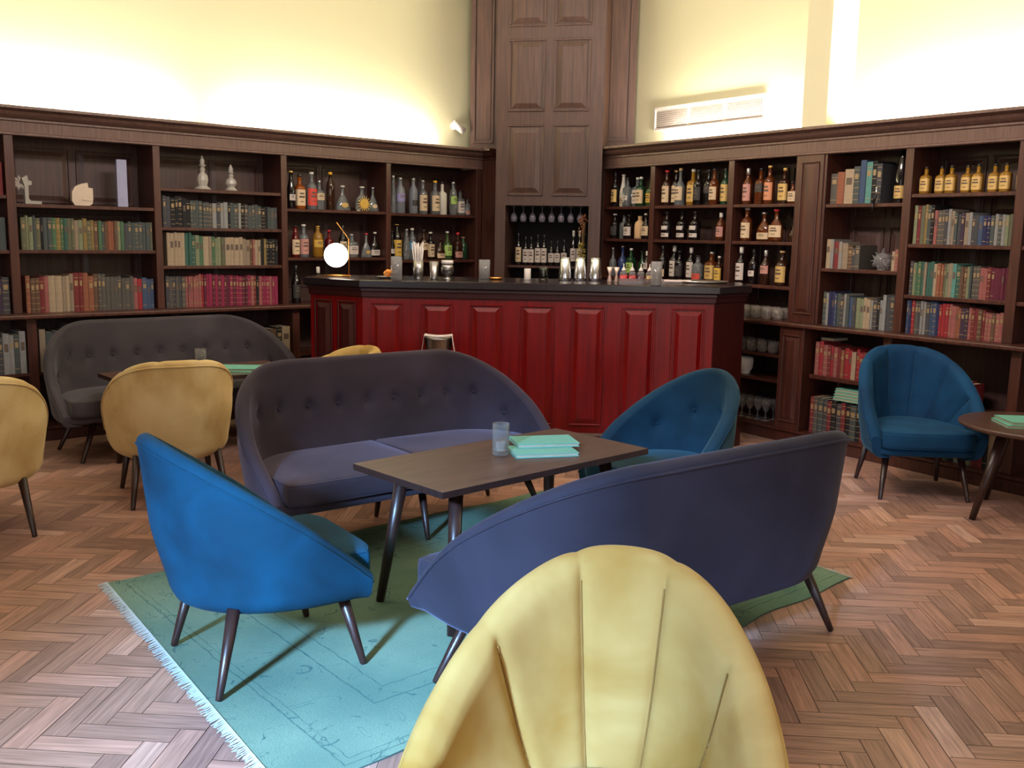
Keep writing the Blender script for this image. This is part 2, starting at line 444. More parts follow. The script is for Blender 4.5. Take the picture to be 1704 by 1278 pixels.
bcR = bookcase('R', 'long dark mahogany built-in bookcase covering the right wall',
    [(-6.49, -6.40), (-5.83, -5.78), (-5.00, -4.945), (-4.385, -4.34), (-4.18, -4.135), (-3.56, -3.505), (-2.86, -2.80), (-2.0, -1.94)],
    [(-6.40, -5.83, (1.66, 1.392, 1.075)), (-5.78, -5.00, (1.66, 1.392, 1.075)), (-4.945, -4.385, (1.658, 1.392, 1.08)), (-4.34, -4.18, ()), (-4.135, -3.56, (1.648, 1.222)), (-3.505, -2.86, (1.70, 1.395, 1.08)), (-2.80, -2.0, (1.70, 1.395, 1.08))],
    [(-6.49, -6.40), (-5.0, -4.945), (-4.36, -4.34), (-3.57, -3.515), (-2.76, -2.70), (-2.0, -1.94)], -6.49, -1.94, .13, [(-4.36, -4.155)])
for b in ((-4.945, -4.386, -.05, .299, .58, .60), (-4.945, -4.386, -.05, .299, .40, .42), (-4.13, -3.571, -.05, .299, .475, .50), (-3.514, -2.761, -.05, .299, .38, .405)): lshelf(bcR, *b)

# small pointed glass-faced label holders omitted; AC grille and spot lamp on the plaster
def vent():
    a, o = wframe('R')
    t = thing('air_vent', 'white three-section air grille on the plaster wall right of the tower', 'vent', (o.x - sin(a) * .35, o.y + cos(a) * .35, 2.30), a)
    fr = MB(); fr.box(-6.17, -4.98, -.012, 0, 0, .012); fr.box(-6.17, -4.98, -.012, 0, .17, .19); fr.box(-6.17, -6.158, -.012, 0, .012, .17); fr.box(-4.992, -4.98, -.012, 0, .012, .17)
    fr.build('frame', WHITEP, t)
    for k in range(3):
        x0 = -6.15 + k * .388
        g = MB(); g.box(x0, x0 + .37, -.004, 0, .015, .165, 0)
        g.build('grille', WHITEP, t)
        s_ = MB()
        for r in range(8):
            for c in range(22): s_.box(x0 + .008 + c * .0162, x0 + .018 + c * .0162, -.0062, -.0042, .025 + r * .017, .033 + r * .017)
        s_.build('slots', INKD, t)
vent()
def spot():
    a, o = wframe('L'); p = wp('L', 5.50, .35, 2.38)
    t = thing('wall_spotlight', 'small white swivel spotlight on the plaster wall left of the tower', 'lamp', p, a)
    m = MB(); m.lathe([(.035, 0), (.035, .02), (.012, .025), (.012, .05)], 16)
    for i, v in enumerate(m.v): m.v[i] = (v[0], -v[2], v[1])
    m.build('wall_plate', WHITEP, t)
    m = MB(); m.tube([(-.05, -.06, .02), (.05, -.09, -.05)], [.028, .034], 14); m.build('lamp_head', WHITEP, t)
    m = MB(); m.tube([(.0502, -.0901, -.0501), (.055, -.092, -.054)], [.026, .024], 14); m.build('lens', STEELD, t)
spot()

# ================================================================ TOWER
def tower():
    x0, y0, x1, y1 = -.172, 8.45, .722, 8.26
    L_ = math.hypot(x1 - x0, y1 - y0); a = math.atan2(y1 - y0, x1 - x0)
    t = thing('panelled_tower', 'tall dark wood panelled corner tower with open bottle niche behind the bar', 'cabinet', (x0, y0, 0), a)
    W = L_; d = .46
    ox0, ox1, oz0, oz1 = .09, W - .10, .96, 1.66
    m = MB()
    m.box(0, ox0, 0, d, 0, H - .01); m.box(ox1, W, 0, d, 0, H - .01)
    m.box(ox0, ox1, 0, d, oz1, H - .01); m.box(ox0, ox1, 0, d, 0, oz0 - .03)
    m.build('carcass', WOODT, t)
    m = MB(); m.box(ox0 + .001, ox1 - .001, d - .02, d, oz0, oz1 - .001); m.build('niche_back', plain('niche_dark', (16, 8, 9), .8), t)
    m = MB(); m.box(ox0 + .001, ox1 - .001, .01, d - .021, oz0 - .03, oz0 - .001); m.build('niche_floor', WOOD, t)
    m = MB(); m.box(ox0 + .001, ox1 - .001, .12, d - .021, 1.125, 1.145); m.build('niche_shelf', WOOD, t)
    m = MB(); m.box(ox0 - .012, ox0, -.006, .0, oz0, oz1 + .01); m.box(ox1, ox1 + .012, -.006, 0, oz0, oz1 + .01); m.box(ox0 - .012, ox1 + .012, -.008, 0, oz1, oz1 + .014)
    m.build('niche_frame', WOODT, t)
    for (z0, z1) in ((1.74, 2.335), (2.44, 3.03), (3.13, 3.8)):
        for (p0, p1) in ((.10, W / 2 - .045), (W / 2 + .03, W - .12)):
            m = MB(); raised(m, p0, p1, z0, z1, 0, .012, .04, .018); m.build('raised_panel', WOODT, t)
    return t, a, Vector((x0, y0, 0)), W
TW, TA, TO, TWW = tower()
def tp(x, dep, z): return TO + Vector((x * cos(TA) - dep * sin(TA), x * sin(TA) + dep * cos(TA), z))
# dark filler cabinets between tower and bookcases
def filler(p, q, label):
    p = Vector(p); q = Vector(q); d = q - p; a = math.atan2(d.y, d.x)
    m = MB(); m.box(0, d.length, 0, .12, 0, 2.0)
    t = thing('corner_panel', label, 'panelling', (p.x, p.y, 0), a)
    m.build('board', WOOD, t)
    m = MB(); profile_x(m, [(y if y < .2 else .12, z) for y, z in CORN], 0, d.length); m.build('cornice', WOOD, t)
e = wp('L', 5.565, .0); filler((e.x, e.y), (-.178, 8.72), 'dark wood corner board joining left bookcase to the tower')

# ================================================================ BAR
BA = radians(-1.6); BO = Vector((.17, 6.21, 0))
def bp_(x, y, z=0.): return BO + Vector((x * cos(BA) - y * sin(BA), x * sin(BA) + y * cos(BA), z))
def bar():
    t = thing('bar_counter', 'long red panelled bar counter with black top in front of the tower', 'bar counter', BO, BA)
    pl = [(-1.56, .30), (-1.16, .06), (1.13, .06), (1.38, .34), (1.40, .75), (-1.56, .75)]
    m = MB(); m.rings([[(x, y, .001) for x, y in pl], [(x, y, 1.045) for x, y in pl]], 0, False, True); m.build('carcass', REDW, t)
    # plinth/skirting
    def off(pts, k): 
        return [(-1.56 - k, .30 - k * .4), (-1.16 - k * .3, .06 - k), (1.13 + k * .5, .06 - k), (1.38 + k, .34 - k * .3), (1.40 + k, .75), (-1.56 - k, .75)]
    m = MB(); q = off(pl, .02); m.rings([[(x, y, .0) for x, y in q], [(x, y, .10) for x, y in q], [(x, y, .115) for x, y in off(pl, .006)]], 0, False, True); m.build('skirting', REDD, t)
    m = MB(); q = off(pl, .045); q2 = off(pl, .03)
    m.rings([[(x, y, 1.045) for x, y in q2], [(x, y, 1.055) for x, y in q], [(x, y, 1.095) for x, y in q], [(x, y, 1.10) for x, y in q2]], 0, False, True); m.build('bar_top', BARTOP, t)
    m = MB(); q = off(pl, .022)
    m.rings([[(x, y, .985) for x, y in off(pl, .006)], [(x, y, .992) for x, y in off(pl, .012)], [(x, y, 1.02) for x, y in off(pl, .014)], [(x, y, 1.03) for x, y in q], [(x, y, 1.0449) for x, y in q]], 0, False, True); m.build('top_moulding', wood('dark_moulding', (42, 6, 10), (60, 12, 16)), t)
    # front panels
    xs = [(-1.105, -.895), (-.775, -.565), (-.455, -.24), (-.125, .095), (.205, .42), (.535, .755), (.86, 1.075)]
    for a, b in xs:
        m = MB(); raised(m, a, b, .165, .955, .06, .014, .026, .012); m.build('raised_panel', REDW, t)
    # chamfer panels
    A = Vector((-1.56, .30)); B = Vector((-1.16, .06)); d = B - A; an = math.atan2(d.y, d.x)
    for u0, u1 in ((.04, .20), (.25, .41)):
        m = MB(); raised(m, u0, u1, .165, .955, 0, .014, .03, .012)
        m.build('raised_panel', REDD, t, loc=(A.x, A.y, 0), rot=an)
    A = Vector((1.13, .06)); B = Vector((1.38, .34)); d = B - A; an = math.atan2(d.y, d.x)
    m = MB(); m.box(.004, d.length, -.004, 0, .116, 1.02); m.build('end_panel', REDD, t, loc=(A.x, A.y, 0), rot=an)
    return t
bar()
BZ = 1.10
ICE = thin('cut_glass', (150, 146, 148), .30, .1)

def glass_tumbler(name, r, h, mat, wall=.003, flare=1.0, waist=None, sq=2.0):
    m = MB()
    if waist: pr = [(r * a, h * z) for a, z in waist]
    else: pr = [(r * .94, 0), (r, .004), (r * flare, h)]
    inner = [(max(.002, a - wall), z) for a, z in reversed(pr) if z > h * .06] + [(pr[0][0] * .7, h * .08)]
    m.lathe(pr + inner, 24, sq=sq)
    return m.build(name, mat)

def place(o, loc, rot=0.):
    o.location = loc; o.rotation_euler = (0, 0, rot); return o

# globe lamp
def lamp():
    t = thing('table_lamp', 'glowing white globe table lamp on brass frame at left end of bar', 'lamp', bp_(-1.41, .47, BZ), radians(8))
    m = MB(); m.tube([(-.085, .02, .006), (.085, .02, .006)], .005, 8); m.tube([(-.085, -.05, .006), (.085, -.05, .006)], .005, 8); m.tube([(-.085, -.05, .006), (-.085, .02, .006)], .005, 8); m.tube([(.085, -.05, .006), (.085, .02, .006)], .005, 8)
    m.build('brass_base', BRASS, t)
    m = MB(); m.tube([(.078, .02, .006), (.078, .02, .255), (-.005, .02, .37)], .0045, 8); m.build('brass_stem', BRASS, t)
    m = MB(); m.sphere((-.008, -.015, .145), .083, 32, 20); m.build('globe', emis('globe_glow', (255, 244, 226), 5.0), t)
lamp()

# objects on the bar
def on_bar(o, x, y, label, cat, group=None):
    place(o, bp_(x, y, BZ + .0005), BA); return tag(o, label, cat, group)
def orange_dish():
    t = thing('garnish_dish', 'low white dish piled with orange peel beside the left mixing glass', 'dish', bp_(-1.03, .30, BZ), BA)
    m = MB(); m.lathe([(.04, 0), (.075, .012), (.078, .014), (.04, .005)], 24); m.build('dish', WHITEP, t)
    m = MB()
    for k in range(9):
        a = k * 2.4; rr = .03 * (k % 3) / 2; cx, cy = rr * cos(a), rr * sin(a)
        m.sphere((cx, cy, .022 + .012 * (k % 3)), .017, 8, 6)
    m.build('orange_peel', plain('orange_peel', (236, 150, 60), .5), t)
orange_dish()
mg = glass_tumbler('mixing_glass', .037, .152, ICE)
on_bar(mg, -.945, .11, 'tall cut-glass mixing glass at the left, beside the orange dish', 'glass')
mg2 = mg.copy(); COL.objects.link(mg2); on_bar(mg2, .75, .075, 'tall cut-glass mixing glass right of the syrup bottles', 'glass')
def straws():
    t = thing('straw_cup', 'dark footed steel cup on the bar holding a bundle of white straws', 'cup', bp_(-.815, .22, BZ), BA)
    m = MB(); m.lathe([(.028, 0), (.03, .004), (.026, .012), (.033, .03), (.036, .125), (.033, .125), (.02, .03)], 24); m.build('steel_cup', STEELD, t)
    m = MB()
    for k in range(34):
        a = random.uniform(0, 2 * pi); r0 = .022 * math.sqrt(random.random()); sp = random.uniform(1.6, 2.5); h = random.uniform(.20, .255)
        m.tube([(r0 * cos(a), r0 * sin(a), .03), (r0 * sp * cos(a), r0 * sp * sin(a), h)], .0032, 6)
    s_ = m.build('straws', WHITEP, t); s_['kind'] = 'stuff'
straws()
def julep(x, y, label, h=.12, r=.034):
    m = MB(); m.lathe([(r * .75, 0), (r * .8, .004), (r * .75, .01), (r, h), (r - .003, h), (r * .65, .015)], 24)
    o = m.build('steel_tin', STEELD); on_bar(o, x, y, label, 'tin')
julep(-.715, .26, 'tapered steel tin standing just right of the straw cup')
def jar(x, y, label):
    t = thing('footed_jar', label, 'jar', bp_(x, y, BZ), BA)
    m = MB(); m.lathe([(.03, 0), (.032, .005), (.016, .015), (.02, .025), (.042, .05), (.044, .08), (.036, .105), (.033, .105), (.03, .04)], 24); m.build('metal_bowl', STEELD, t)
    m = MB(); m.lathe([(.036, .1052), (.04, .108), (.04, .128), (.036, .13)], 24); m.build('white_rim_lid', WHITEP, t)
jar(-.625, .26, 'rounded footed metal jar with a white lid, fourth item from the bar lamp')
mg3 = mg.copy(); COL.objects.link(mg3); mg3.data = mg.data.copy(); mg3.scale = (1.05, 1.05, .87)
on_bar(mg3, -.39, .50, 'clear glass water tumbler standing upright left of the bottle niche', 'glass')
def shaker(x, y, label):
    t = thing('shaker_tin', label, 'shaker', bp_(x, y, BZ + .0002), BA, 'polished steel shaker tins in a row')
    m = MB(); m.lathe([(.042, 0), (.046, .003), (.046, .02), (.034, .155), (.0325, .156), (.03, .15), (.034, .1)], 32, cap=True); m.build('tin_body', STEEL, t)
    m = MB(); m.lathe([(.0345, .150), (.0365, .154), (.0345, .159), (.0325, .156)], 32, cap=False); m.build('rolled_rim', STEEL, t)
    return t
s1 = shaker(.17, .52, 'polished steel shaker tin, leftmost of the three tins')
for k, w in ((1, 'middle'), (2, 'rightmost')):
    dup(s1, bp_(.17 + k * .105, .52 + k * .01, BZ + .0002), BA, 'polished steel shaker tin, %s of the three tins' % w, 'polished steel shaker tins in a row')
def jigger(x, y, label):
    m = MB(); m.lathe([(.018, 0), (.019, .002), (.007, .045), (.007, .052), (.022, .1), (.0205, .1), (.005, .055)], 20)
    o = m.build('jigger', plain('copper_pale', (206, 176, 164), .35, .6)); on_bar(o, x, y, label, 'jigger')
jigger(.475, .44, 'double-ended metal jigger nearest the shaker tins'); jigger(.52, .42, 'double-ended metal jigger nearest the syrup bottles')
def candle(x, y, label):
    m = MB(); m.lathe([(.022, 0), (.023, .002), (.023, .075), (.02, .077)], 20)
    on_bar(m.build('white_canister', WHITEP), x, y, label, 'canister')
candle(-.09, .50, 'small plain white canister left of the shaker tins')
def fruit_jar():
    t = thing('lemon_jar', 'small glass jar of yellow lemon pieces between canister and shaker tins', 'jar', bp_(.02, .55, BZ), BA)
    m = MB(); m.lathe([(.03, 0), (.034, .01), (.036, .06), (.03, .09), (.028, .09), (.03, .01)], 20); m.build('glass_jar', CLEAR, t)
    m = MB()
    for k in range(7): a = k * 2.1; m.sphere((.013 * cos(a), .013 * sin(a), .02 + .006 * k), .011, 8, 6)
    m.build('lemon_pieces', plain('lemon', (216, 190, 90), .6), t)
fruit_jar()
def ashtray():
    m = MB(); m.lathe([(.035, 0), (.045, .004), (.05, .018), (.046, .018), (.03, .006)], 24)
    on_bar(m.build('glass_dish', BRASS), -.305, .40, 'small gleaming brass dish left of the white canister', 'dish')
ashtray()
def syrup(k, rgb, word):
    x = .47 + .0 + k * .058; y = .33 + .0 * k
    t = thing('syrup_bottle', 'small square syrup bottle of %s liquid with white pourer, %s in the rack' % (word, ['leftmost', 'second', 'middle', 'fourth', 'rightmost'][k]), 'bottle', bp_(x + .09, y, BZ + .008), BA, 'syrup bottles in the bar rack')
    m = MB(); m.lathe([(.022, 0), (.024, .003), (.024, .058), (.02, .066), (.011, .07)], 16, sq=5); m.build('glass_body', glassy('syrup_glass', (190, 180, 180), .1, .8), t)
    m = MB(); m.lathe([(.0215, .003), (.0217, .004), (.0217, .045)], 16, sq=5)
    for i, v in enumerate(m.v): m.v[i] = (v[0] * 1.15, v[1] * 1.15, v[2])
    m.build('syrup', plain('syrup_%d' % k, rgb, .25), t)
    m = MB(); m.lathe([(.012, .0702), (.015, .072), (.016, .08), (.009, .09), (.003, .1), (.0022, .12), (.001, .121)], 12); m.build('pourer', WHITEP, t)
for k, (c, w) in enumerate((((176, 20, 34), 'red'), ((150, 26, 34), 'deep red'), ((70, 34, 50), 'plum'), ((150, 120, 70), 'amber'), ((44, 34, 36), 'black'))): syrup(k, c, w)
def rack():
    m = MB(); m.box(-.03, .27, -.035, .035, 0, .007); m.box(-.03, .27, -.037, -.035, 0, .03); m.box(-.03, .27, .035, .037, 0, .03)
    o = m.build('bottle_rack', glassy('acrylic', (190, 165, 160), .15, .8)); place(o, bp_(.56, .33, BZ + .0004), BA); tag(o, 'low clear tray holding the five syrup bottles on the bar', 'rack')
rack()
def tray():
    m = MB(); m.lathe([(.13, 0), (.15, .004), (.155, .014), (.15, .014), (.12, .005)], 40, sx=1.2)
    on_bar(m.build('serving_tray', plain('tray_steel', (190, 176, 168), .3, .8)), 1.12, .56, 'round shallow serving tray at the right end of the bar', 'tray')
    m = MB(); m.box(-.11, .11, -.03, .03, 0, .018, bev=.004)
    on_bar(m.build('folded_bar_cloth', TOWEL), .93, .50, 'folded pale bar cloth beside the round tray', 'cloth')
tray()

# ================================================================ BOTTLES
PROF = {
 'wine': [(.9, 0), (1, .015), (1, .56), (.93, .61), (.55, .70), (.38, .76), (.34, .96), (.39, .965), (.39, .985)],
 'whisky': [(.92, 0), (1, .015), (1, .58), (.92, .64), (.55, .70), (.38, .73), (.34, .93), (.38, .94)],
 'vodka': [(.92, 0), (1, .015), (1, .62), (.88, .70), (.42, .80), (.36, .93)],
 'square': [(.94, 0), (1, .015), (1, .60), (.9, .65), (.45, .69), (.34, .72), (.32, .92)],
 'squat': [(.75, 0), (1, .06), (1, .38), (.85, .52), (.4, .66), (.27, .72), (.24, .93)],
 'bell': [(.95, 0), (1, .03), (.95, .18), (.7, .40), (.34, .58), (.2, .68), (.18, .93)],
 'slim': [(.9, 0), (1, .02), (1, .50), (.75, .62), (.5, .78), (.42, .95)],
 'jug': [(.85, 0), (1, .05), (1, .60), (.8, .74), (.42, .80), (.36, .86), (.40, .97)],
 'liqueur': [(.95, 0), (1, .03), (.9, .35), (.98, .5), (.55, .62), (.3, .68), (.27, .93)],
}
NECK = {'wine': .39, 'whisky': .38, 'vodka': .40, 'square': .36, 'squat': .28, 'bell': .22, 'slim': .45, 'jug': .42, 'liqueur': .3}
GL = {
 'dark': (plain('dark_bottle_glass', (22, 15, 15), .08), 'black'),
 'green': (plain('green_bottle_glass', (28, 56, 36), .08), 'green'),
 'brown': (plain('brown_bottle_glass', (48, 24, 15), .1), 'brown'),
 'amber': (glassy('amber_spirit', (112, 54, 22), .05, .45), 'amber'),
 'gold': (glassy('gold_spirit', (168, 120, 40), .05, .4), 'golden'),
 'clear': (glassy('clear_bottle', (205, 210, 212), .06, .82), 'clear'),
 'frost': (FROST, 'frosted'),
 'white': (plain('white_bottle', (196, 188, 176), .4), 'white'),
 'red': (glassy('red_spirit', (110, 18, 20), .06, .4), 'red'),
 'orange': (glassy('orange_spirit', (160, 78, 18), .06, .35), 'orange'),
 'stone': (plain('stoneware', (196, 158, 118), .8), 'tan stoneware'),
 'blue': (glassy('blue_glass', (70, 90, 150), .08, .6), 'blue'),
 'lgreen': (glassy('light_green_glass', (96, 126, 66), .08, .6), 'pale green'),
}
LB = {
 'cream': (plain('cream_label', (196, 170, 138), .7), 'cream'), 'white': (plain('white_label', (190, 176, 168), .7), 'white'),
 'red': (plain('red_label', (196, 62, 50), .6), 'red'), 'yellow': (plain('yellow_label', (196, 156, 64), .6), 'yellow'),
 'black': (plain('black_label', (40, 34, 34), .6), 'black'), 'gold': (plain('gold_label', (196, 160, 96), .5, .3), 'gold'),
 'blue': (plain('blue_label', (74, 130, 170), .6), 'blue'), 'green': (plain('green_label', (150, 180, 90), .6), 'green'),
 'pink': (plain('pink_label', (180, 126, 116), .6), 'pink'), 'orange': (plain('orange_label', (196, 128, 92), .6), 'orange'), 'violet': (plain('violet_label', (140, 130, 176), .6), 'violet'),
}
CAPM = {'k': plain('black_cap', (24, 20, 22), .4), 'w': plain('white_cap', (206, 198, 190), .5), 'g': plain('gold_cap', (206, 166, 96), .35, .5), 'r': plain('red_wax_cap', (196, 40, 50), .5), 's': plain('silver_cap', (180, 176, 172), .3, .7), 'c': plain('cork_cap', (196, 160, 110), .8), 'o': plain('yellow_cap', (230, 170, 40), .5)}
_bc = {}
def patch(mb, r, z0, z1, half, sq=2.0, sy=1., mi=0, n=10, eps=.0008, zsag=0.):
    pts = []
    for z in (z0, z1):
        for k in range(n + 1):
            a = -pi / 2 + (-half + 2 * half * k / n)
            q = 1.0 if sq == 2.0 else 1 / ((abs(cos(a)) ** sq + abs(sin(a)) ** sq) ** (1 / sq))
            pts.append(((r * q + eps) * cos(a), (r * q * sy + eps) * sin(a) if sy != 1. else (r * q + eps) * sin(a), z))
    mb.add(pts, [(k, k + 1, n + 2 + k, n + 1 + k) for k in range(n)], mi, True)

def bottle_proto(kind, H_, R_, g, cap, lab, style):
    key = (kind, H_, R_, g, cap, lab, style)
    if key in _bc: return _bc[key]
    sq = 4.5 if kind == 'square' else 2.0
    sy = .55 if kind in ('squat', 'bell') else 1.
    m = MB(); m.lathe([(r * R_, z * H_) for r, z in PROF[kind]], 18, sq=sq, sy=sy)
    body = m.build('bottle', GL[g][0])
    nk = NECK[kind] * R_; zt = PROF[kind][-1][1]
    m = MB()
    if kind == 'wine': m.lathe([(nk * .95, .83 * H_), (nk * 1.04, .835 * H_), (nk * 1.06, .99 * H_), (nk * .9, H_)], 14)
    else: m.lathe([(nk * .98, zt * H_ + .0002), (nk * 1.15, zt * H_ + .002), (nk * 1.15, H_ * .99), (nk * .9, H_)], 14, sy=1)
    m.build('cap', CAPM[cap], body)
    if lab:
        m = MB()
        if style == 'sun':
            cy = -R_ * sy - .004; cz = .30 * H_
            for k in range(16):
                a = 2 * pi * k / 16; w_ = .09
                m.add([(.6 * R_ * cos(a - w_ * 1.6), cy, cz + .6 * R_ * sin(a - w_ * 1.6)), (.6 * R_ * cos(a + w_ * 1.6), cy, cz + .6 * R_ * sin(a + w_ * 1.6)), (1.15 * R_ * cos(a), cy, cz + 1.15 * R_ * sin(a))], [(0, 1, 2)], 0)
            m.add([(.62 * R_ * cos(2 * pi * k / 20), cy - .002, cz + .62 * R_ * sin(2 * pi * k / 20)) for k in range(20)], [tuple(range(20))], 0)
        elif style == 'oval':
            cy = -R_ * sy - .001; cz = .22 * H_
            m.add([(.45 * R_ * cos(2 * pi * k / 20), cy, cz + .30 * R_ * sin(2 * pi * k / 20)) for k in range(20)], [tuple(range(20))], 0)
        else:
            z0, z1, hf = {'n': (.14, .50, 1.15), 'low': (.08, .30, 1.1), 'tall': (.10, .56, 1.2), 'high': (.33, .56, 1.2), 'small': (.22, .38, .8), 'two': (.10, .24, 1.1)}[style]
            patch(m, R_, z0 * H_, z1 * H_, hf, sq, sy)
            if style == 'two': patch(m, R_, .36 * H_, .50 * H_, .8, sq, sy)
            hz_ = (z1 - z0) * H_
            for f0, f1, hw in ((.70, .80, .6), (.48, .60, .75), (.22, .27, .5)):
                patch(m, R_, z0 * H_ + hz_ * f0, z0 * H_ + hz_ * f1, hf * hw * .6, sq, sy, 1, 6, eps=.0016)
        m.build('label', [LB[lab][0], INKD], body)
    _bc[key] = body; body['_used'] = False
    return body

ORD = ['leftmost', 'second', 'third', 'fourth', 'fifth', 'sixth', 'seventh', 'eighth', 'ninth', 'tenth', 'eleventh', 'twelfth']
def bottle(kind, h, r, g, cap, lab, style, loc, rot, label, group=None):
    p = bottle_proto(kind, round(h, 3), r, g, cap, lab, style)
    if not p['_used']:
        o = p; p['_used'] = True
        o.location = loc; o.rotation_euler = (0, 0, rot)
        tag(o, label, 'bottle', group)
    else:
        o = p.copy(); COL.objects.link(o); o.location = loc; o.rotation_euler = (0, 0, rot)
        for ch in p.children:
            c = ch.copy(); COL.objects.link(c); c.parent = o
        o['label'] = label
        if group: o['group'] = group
    return o
SHAPEW = {'wine': 'wine-shaped', 'whisky': 'rounded', 'vodka': 'tall straight', 'square': 'square', 'squat': 'round flask', 'bell': 'bell-shaped', 'slim': 'slim', 'jug': 'jug-like', 'liqueur': 'curved'}
def brow(side, z, dep, items, where):
    a, _ = wframe(side)
    n = len(items)
    for k, it in enumerate(items):
        t, h, kind, r, g, cap, lab, style = it
        o = ORD[k] if k < n - 1 or n < 2 else 'rightmost'
        col = GL[g][1]
        lw = (' with %s %s' % (LB[lab][1], 'sun badge' if style == 'sun' else 'label')) if lab else ''
        # the room-facing side of a shelf bottle turns a little towards the room's middle
        bottle(kind, h, r, g, cap, lab, style, wp(side, t, dep + (.03 if k % 2 else 0), z), a, '%s %s bottle%s, %s on %s' % (SHAPEW[kind], col, lw, o, where), 'bottles on ' + where)
brow('L', 1.578, .07, [
 (3.70, .29, 'slim', .034, 'dark', 'g', 'white', 'small'), (3.79, .27, 'square', .04, 'orange', 'k', 'cream', 'tall'), (3.88, .29, 'whisky', .042, 'clear', 'w', 'red', 'tall'), (3.965, .23, 'square', .036, 'clear', 's', 'cream', 'high'),
 (4.05, .30, 'vodka', .034, 'brown', 'o', None, 'n'), (4.18, .20, 'bell', .07, 'clear', 'w', 'gold', 'oval'), (4.345, .20, 'squat', .062, 'clear', 'w', 'yellow', 'sun'), (4.47, .20, 'bell', .055, 'clear', 's', 'cream', 'oval')], 'upper shelf, left bar bay')
brow('L', 1.572, .07, [
 (4.655, .31, 'slim', .022, 'clear', 'w', None, 'n'), (4.745, .30, 'vodka', .042, 'frost', 's', 'violet', 'high'), (4.86, .30, 'vodka', .038, 'frost', 's', 'black', 'small'), (4.98, .29, 'whisky', .042, 'clear', 's', 'cream', 'tall'),
 (5.09, .29, 'whisky', .042, 'clear', 'o', 'cream', 'tall'), (5.19, .29, 'square', .036, 'white', 'k', None, 'n'), (5.29, .29, 'vodka', .036, 'clear', 's', 'green', 'high'), (5.39, .22, 'square', .036, 'clear', 'k', 'white', 'tall'), (5.45, .15, 'square', .022, 'clear', 'k', 'pink', 'low')], 'upper shelf beside the tower, left')
brow('L', 1.20, .07, [
 (3.73, .25, 'slim', .034, 'red', 'k', 'cream', 'tall'), (3.82, .26, 'whisky', .040, 'clear', 'w', 'pink', 'tall'), (3.93, .25, 'jug', .042, 'gold', 'g', 'yellow', 'high'), (4.05, .22, 'whisky', .034, 'red', 'r', 'cream', 'small'),
 (4.16, .26, 'wine', .034, 'dark', 'k', 'cream', 'n'), (4.26, .19, 'square', .048, 'clear', 's', 'white', 'n'), (4.385, .20, 'bell', .05, 'clear', 'r', 'gold', 'oval'), (4.49, .21, 'squat', .048, 'dark', 'w', 'white', 'low')], 'lower shelf, left bar bay')
brow('L', 1.18, .07, [
 (4.64, .24, 'slim', .026, 'dark', 'k', 'white', 'small'), (4.71, .30, 'jug', .042, 'dark', 'g', 'yellow', 'tall'), (4.79, .26, 'slim', .030, 'clear', 's', None, 'n'), (4.87, .27, 'vodka', .034, 'clear', 'w', 'blue', 'high'), (4.97, .26, 'whisky', .040, 'brown', 'k', 'cream', 'high'),
 (5.065, .24, 'whisky', .038, 'dark', 'w', 'cream', 'tall'), (5.155, .18, 'squat', .048, 'brown', 'k', 'cream', 'low'), (5.25, .25, 'liqueur', .045, 'lgreen', 'w', 'green', 'n'), (5.345, .24, 'square', .038, 'brown', 'r', 'pink', 'low'), (5.43, .20, 'jug', .042, 'green', 'c', None, 'n')], 'lower shelf beside the tower, left')
brow('R', 1.66, .06, [
 (-6.32, .29, 'wine', .036, 'dark', 'k', 'gold', 'n'), (-6.25, .27, 'slim', .032, 'white', 'w', 'cream', 'low'), (-6.165, .24, 'square', .034, 'clear', 'k', 'white', 'small'), (-6.075, .24, 'square', .038, 'clear', 'w', 'white', 'tall'), (-6.0, .24, 'square', .036, 'green', 'w', 'cream', 'tall'), (-5.915, .21, 'whisky', .040, 'lgreen', 'k', 'yellow', 'n')], 'top shelf, first bay right of tower')
brow('R', 1.66, .06, [
 (-5.70, .28, 'whisky', .038, 'brown', 'r', 'cream', 'tall'), (-5.625, .28, 'whisky', .036, 'dark', 'c', 'cream', 'tall'), (-5.55, .29, 'liqueur', .042, 'clear', 'c', 'cream', 'n'), (-5.44, .28, 'square', .040, 'gold', 'w', 'gold', 'tall'), (-5.355, .27, 'whisky', .038, 'dark', 'k', 'black', 'n'), (-5.275, .27, 'whisky', .038, 'dark', 'k', 'black', 'high'), (-5.19, .27, 'whisky', .038, 'amber', 'k', 'cream', 'n'), (-5.105, .27, 'whisky', .036, 'green', 'k', 'gold', 'tall')], 'top shelf, second bay right of tower')
brow('R', 1.658, .06, [
 (-4.86, .26, 'wine', .036, 'amber', 's', 'pink', 'tall'), (-4.765, .26, 'square', .036, 'amber', 'k', 'black', 'high'), (-4.66, .27, 'whisky', .038, 'amber', 'g', 'orange', 'tall'), (-4.55, .25, 'square', .038, 'brown', 'g', 'gold', 'tall'), (-4.455, .15, 'squat', .036, 'amber', 'k', 'cream', 'tall')], 'top shelf, third bay right of tower')
brow('R', 1.392, .06, [
 (-6.31, .21, 'whisky', .040, 'dark', 'w', 'black', 'n'), (-6.225, .20, 'whisky', .040, 'clear', 'k', None, 'n'), (-6.13, .20, 'square', .038, 'dark', 'k', 'white', 'n'), (-6.03, .19, 'jug', .045, 'stone', 'c', None, 'n'), (-5.93, .21, 'squat', .044, 'dark', 'w', 'cream', 'n')], 'middle shelf, first bay right of tower')
brow('R', 1.392, .06, [
 (-5.68, .22, 'whisky', .045, 'dark', 'k', 'white', 'two'), (-5.54, .22, 'whisky', .045, 'dark', 'k', 'white', 'two'), (-5.37, .22, 'whisky', .045, 'dark', 'k', 'white', 'two'), (-5.13, .21, 'wine', .036, 'amber', 'w', 'pink', 'n')], 'middle shelf, second bay right of tower')
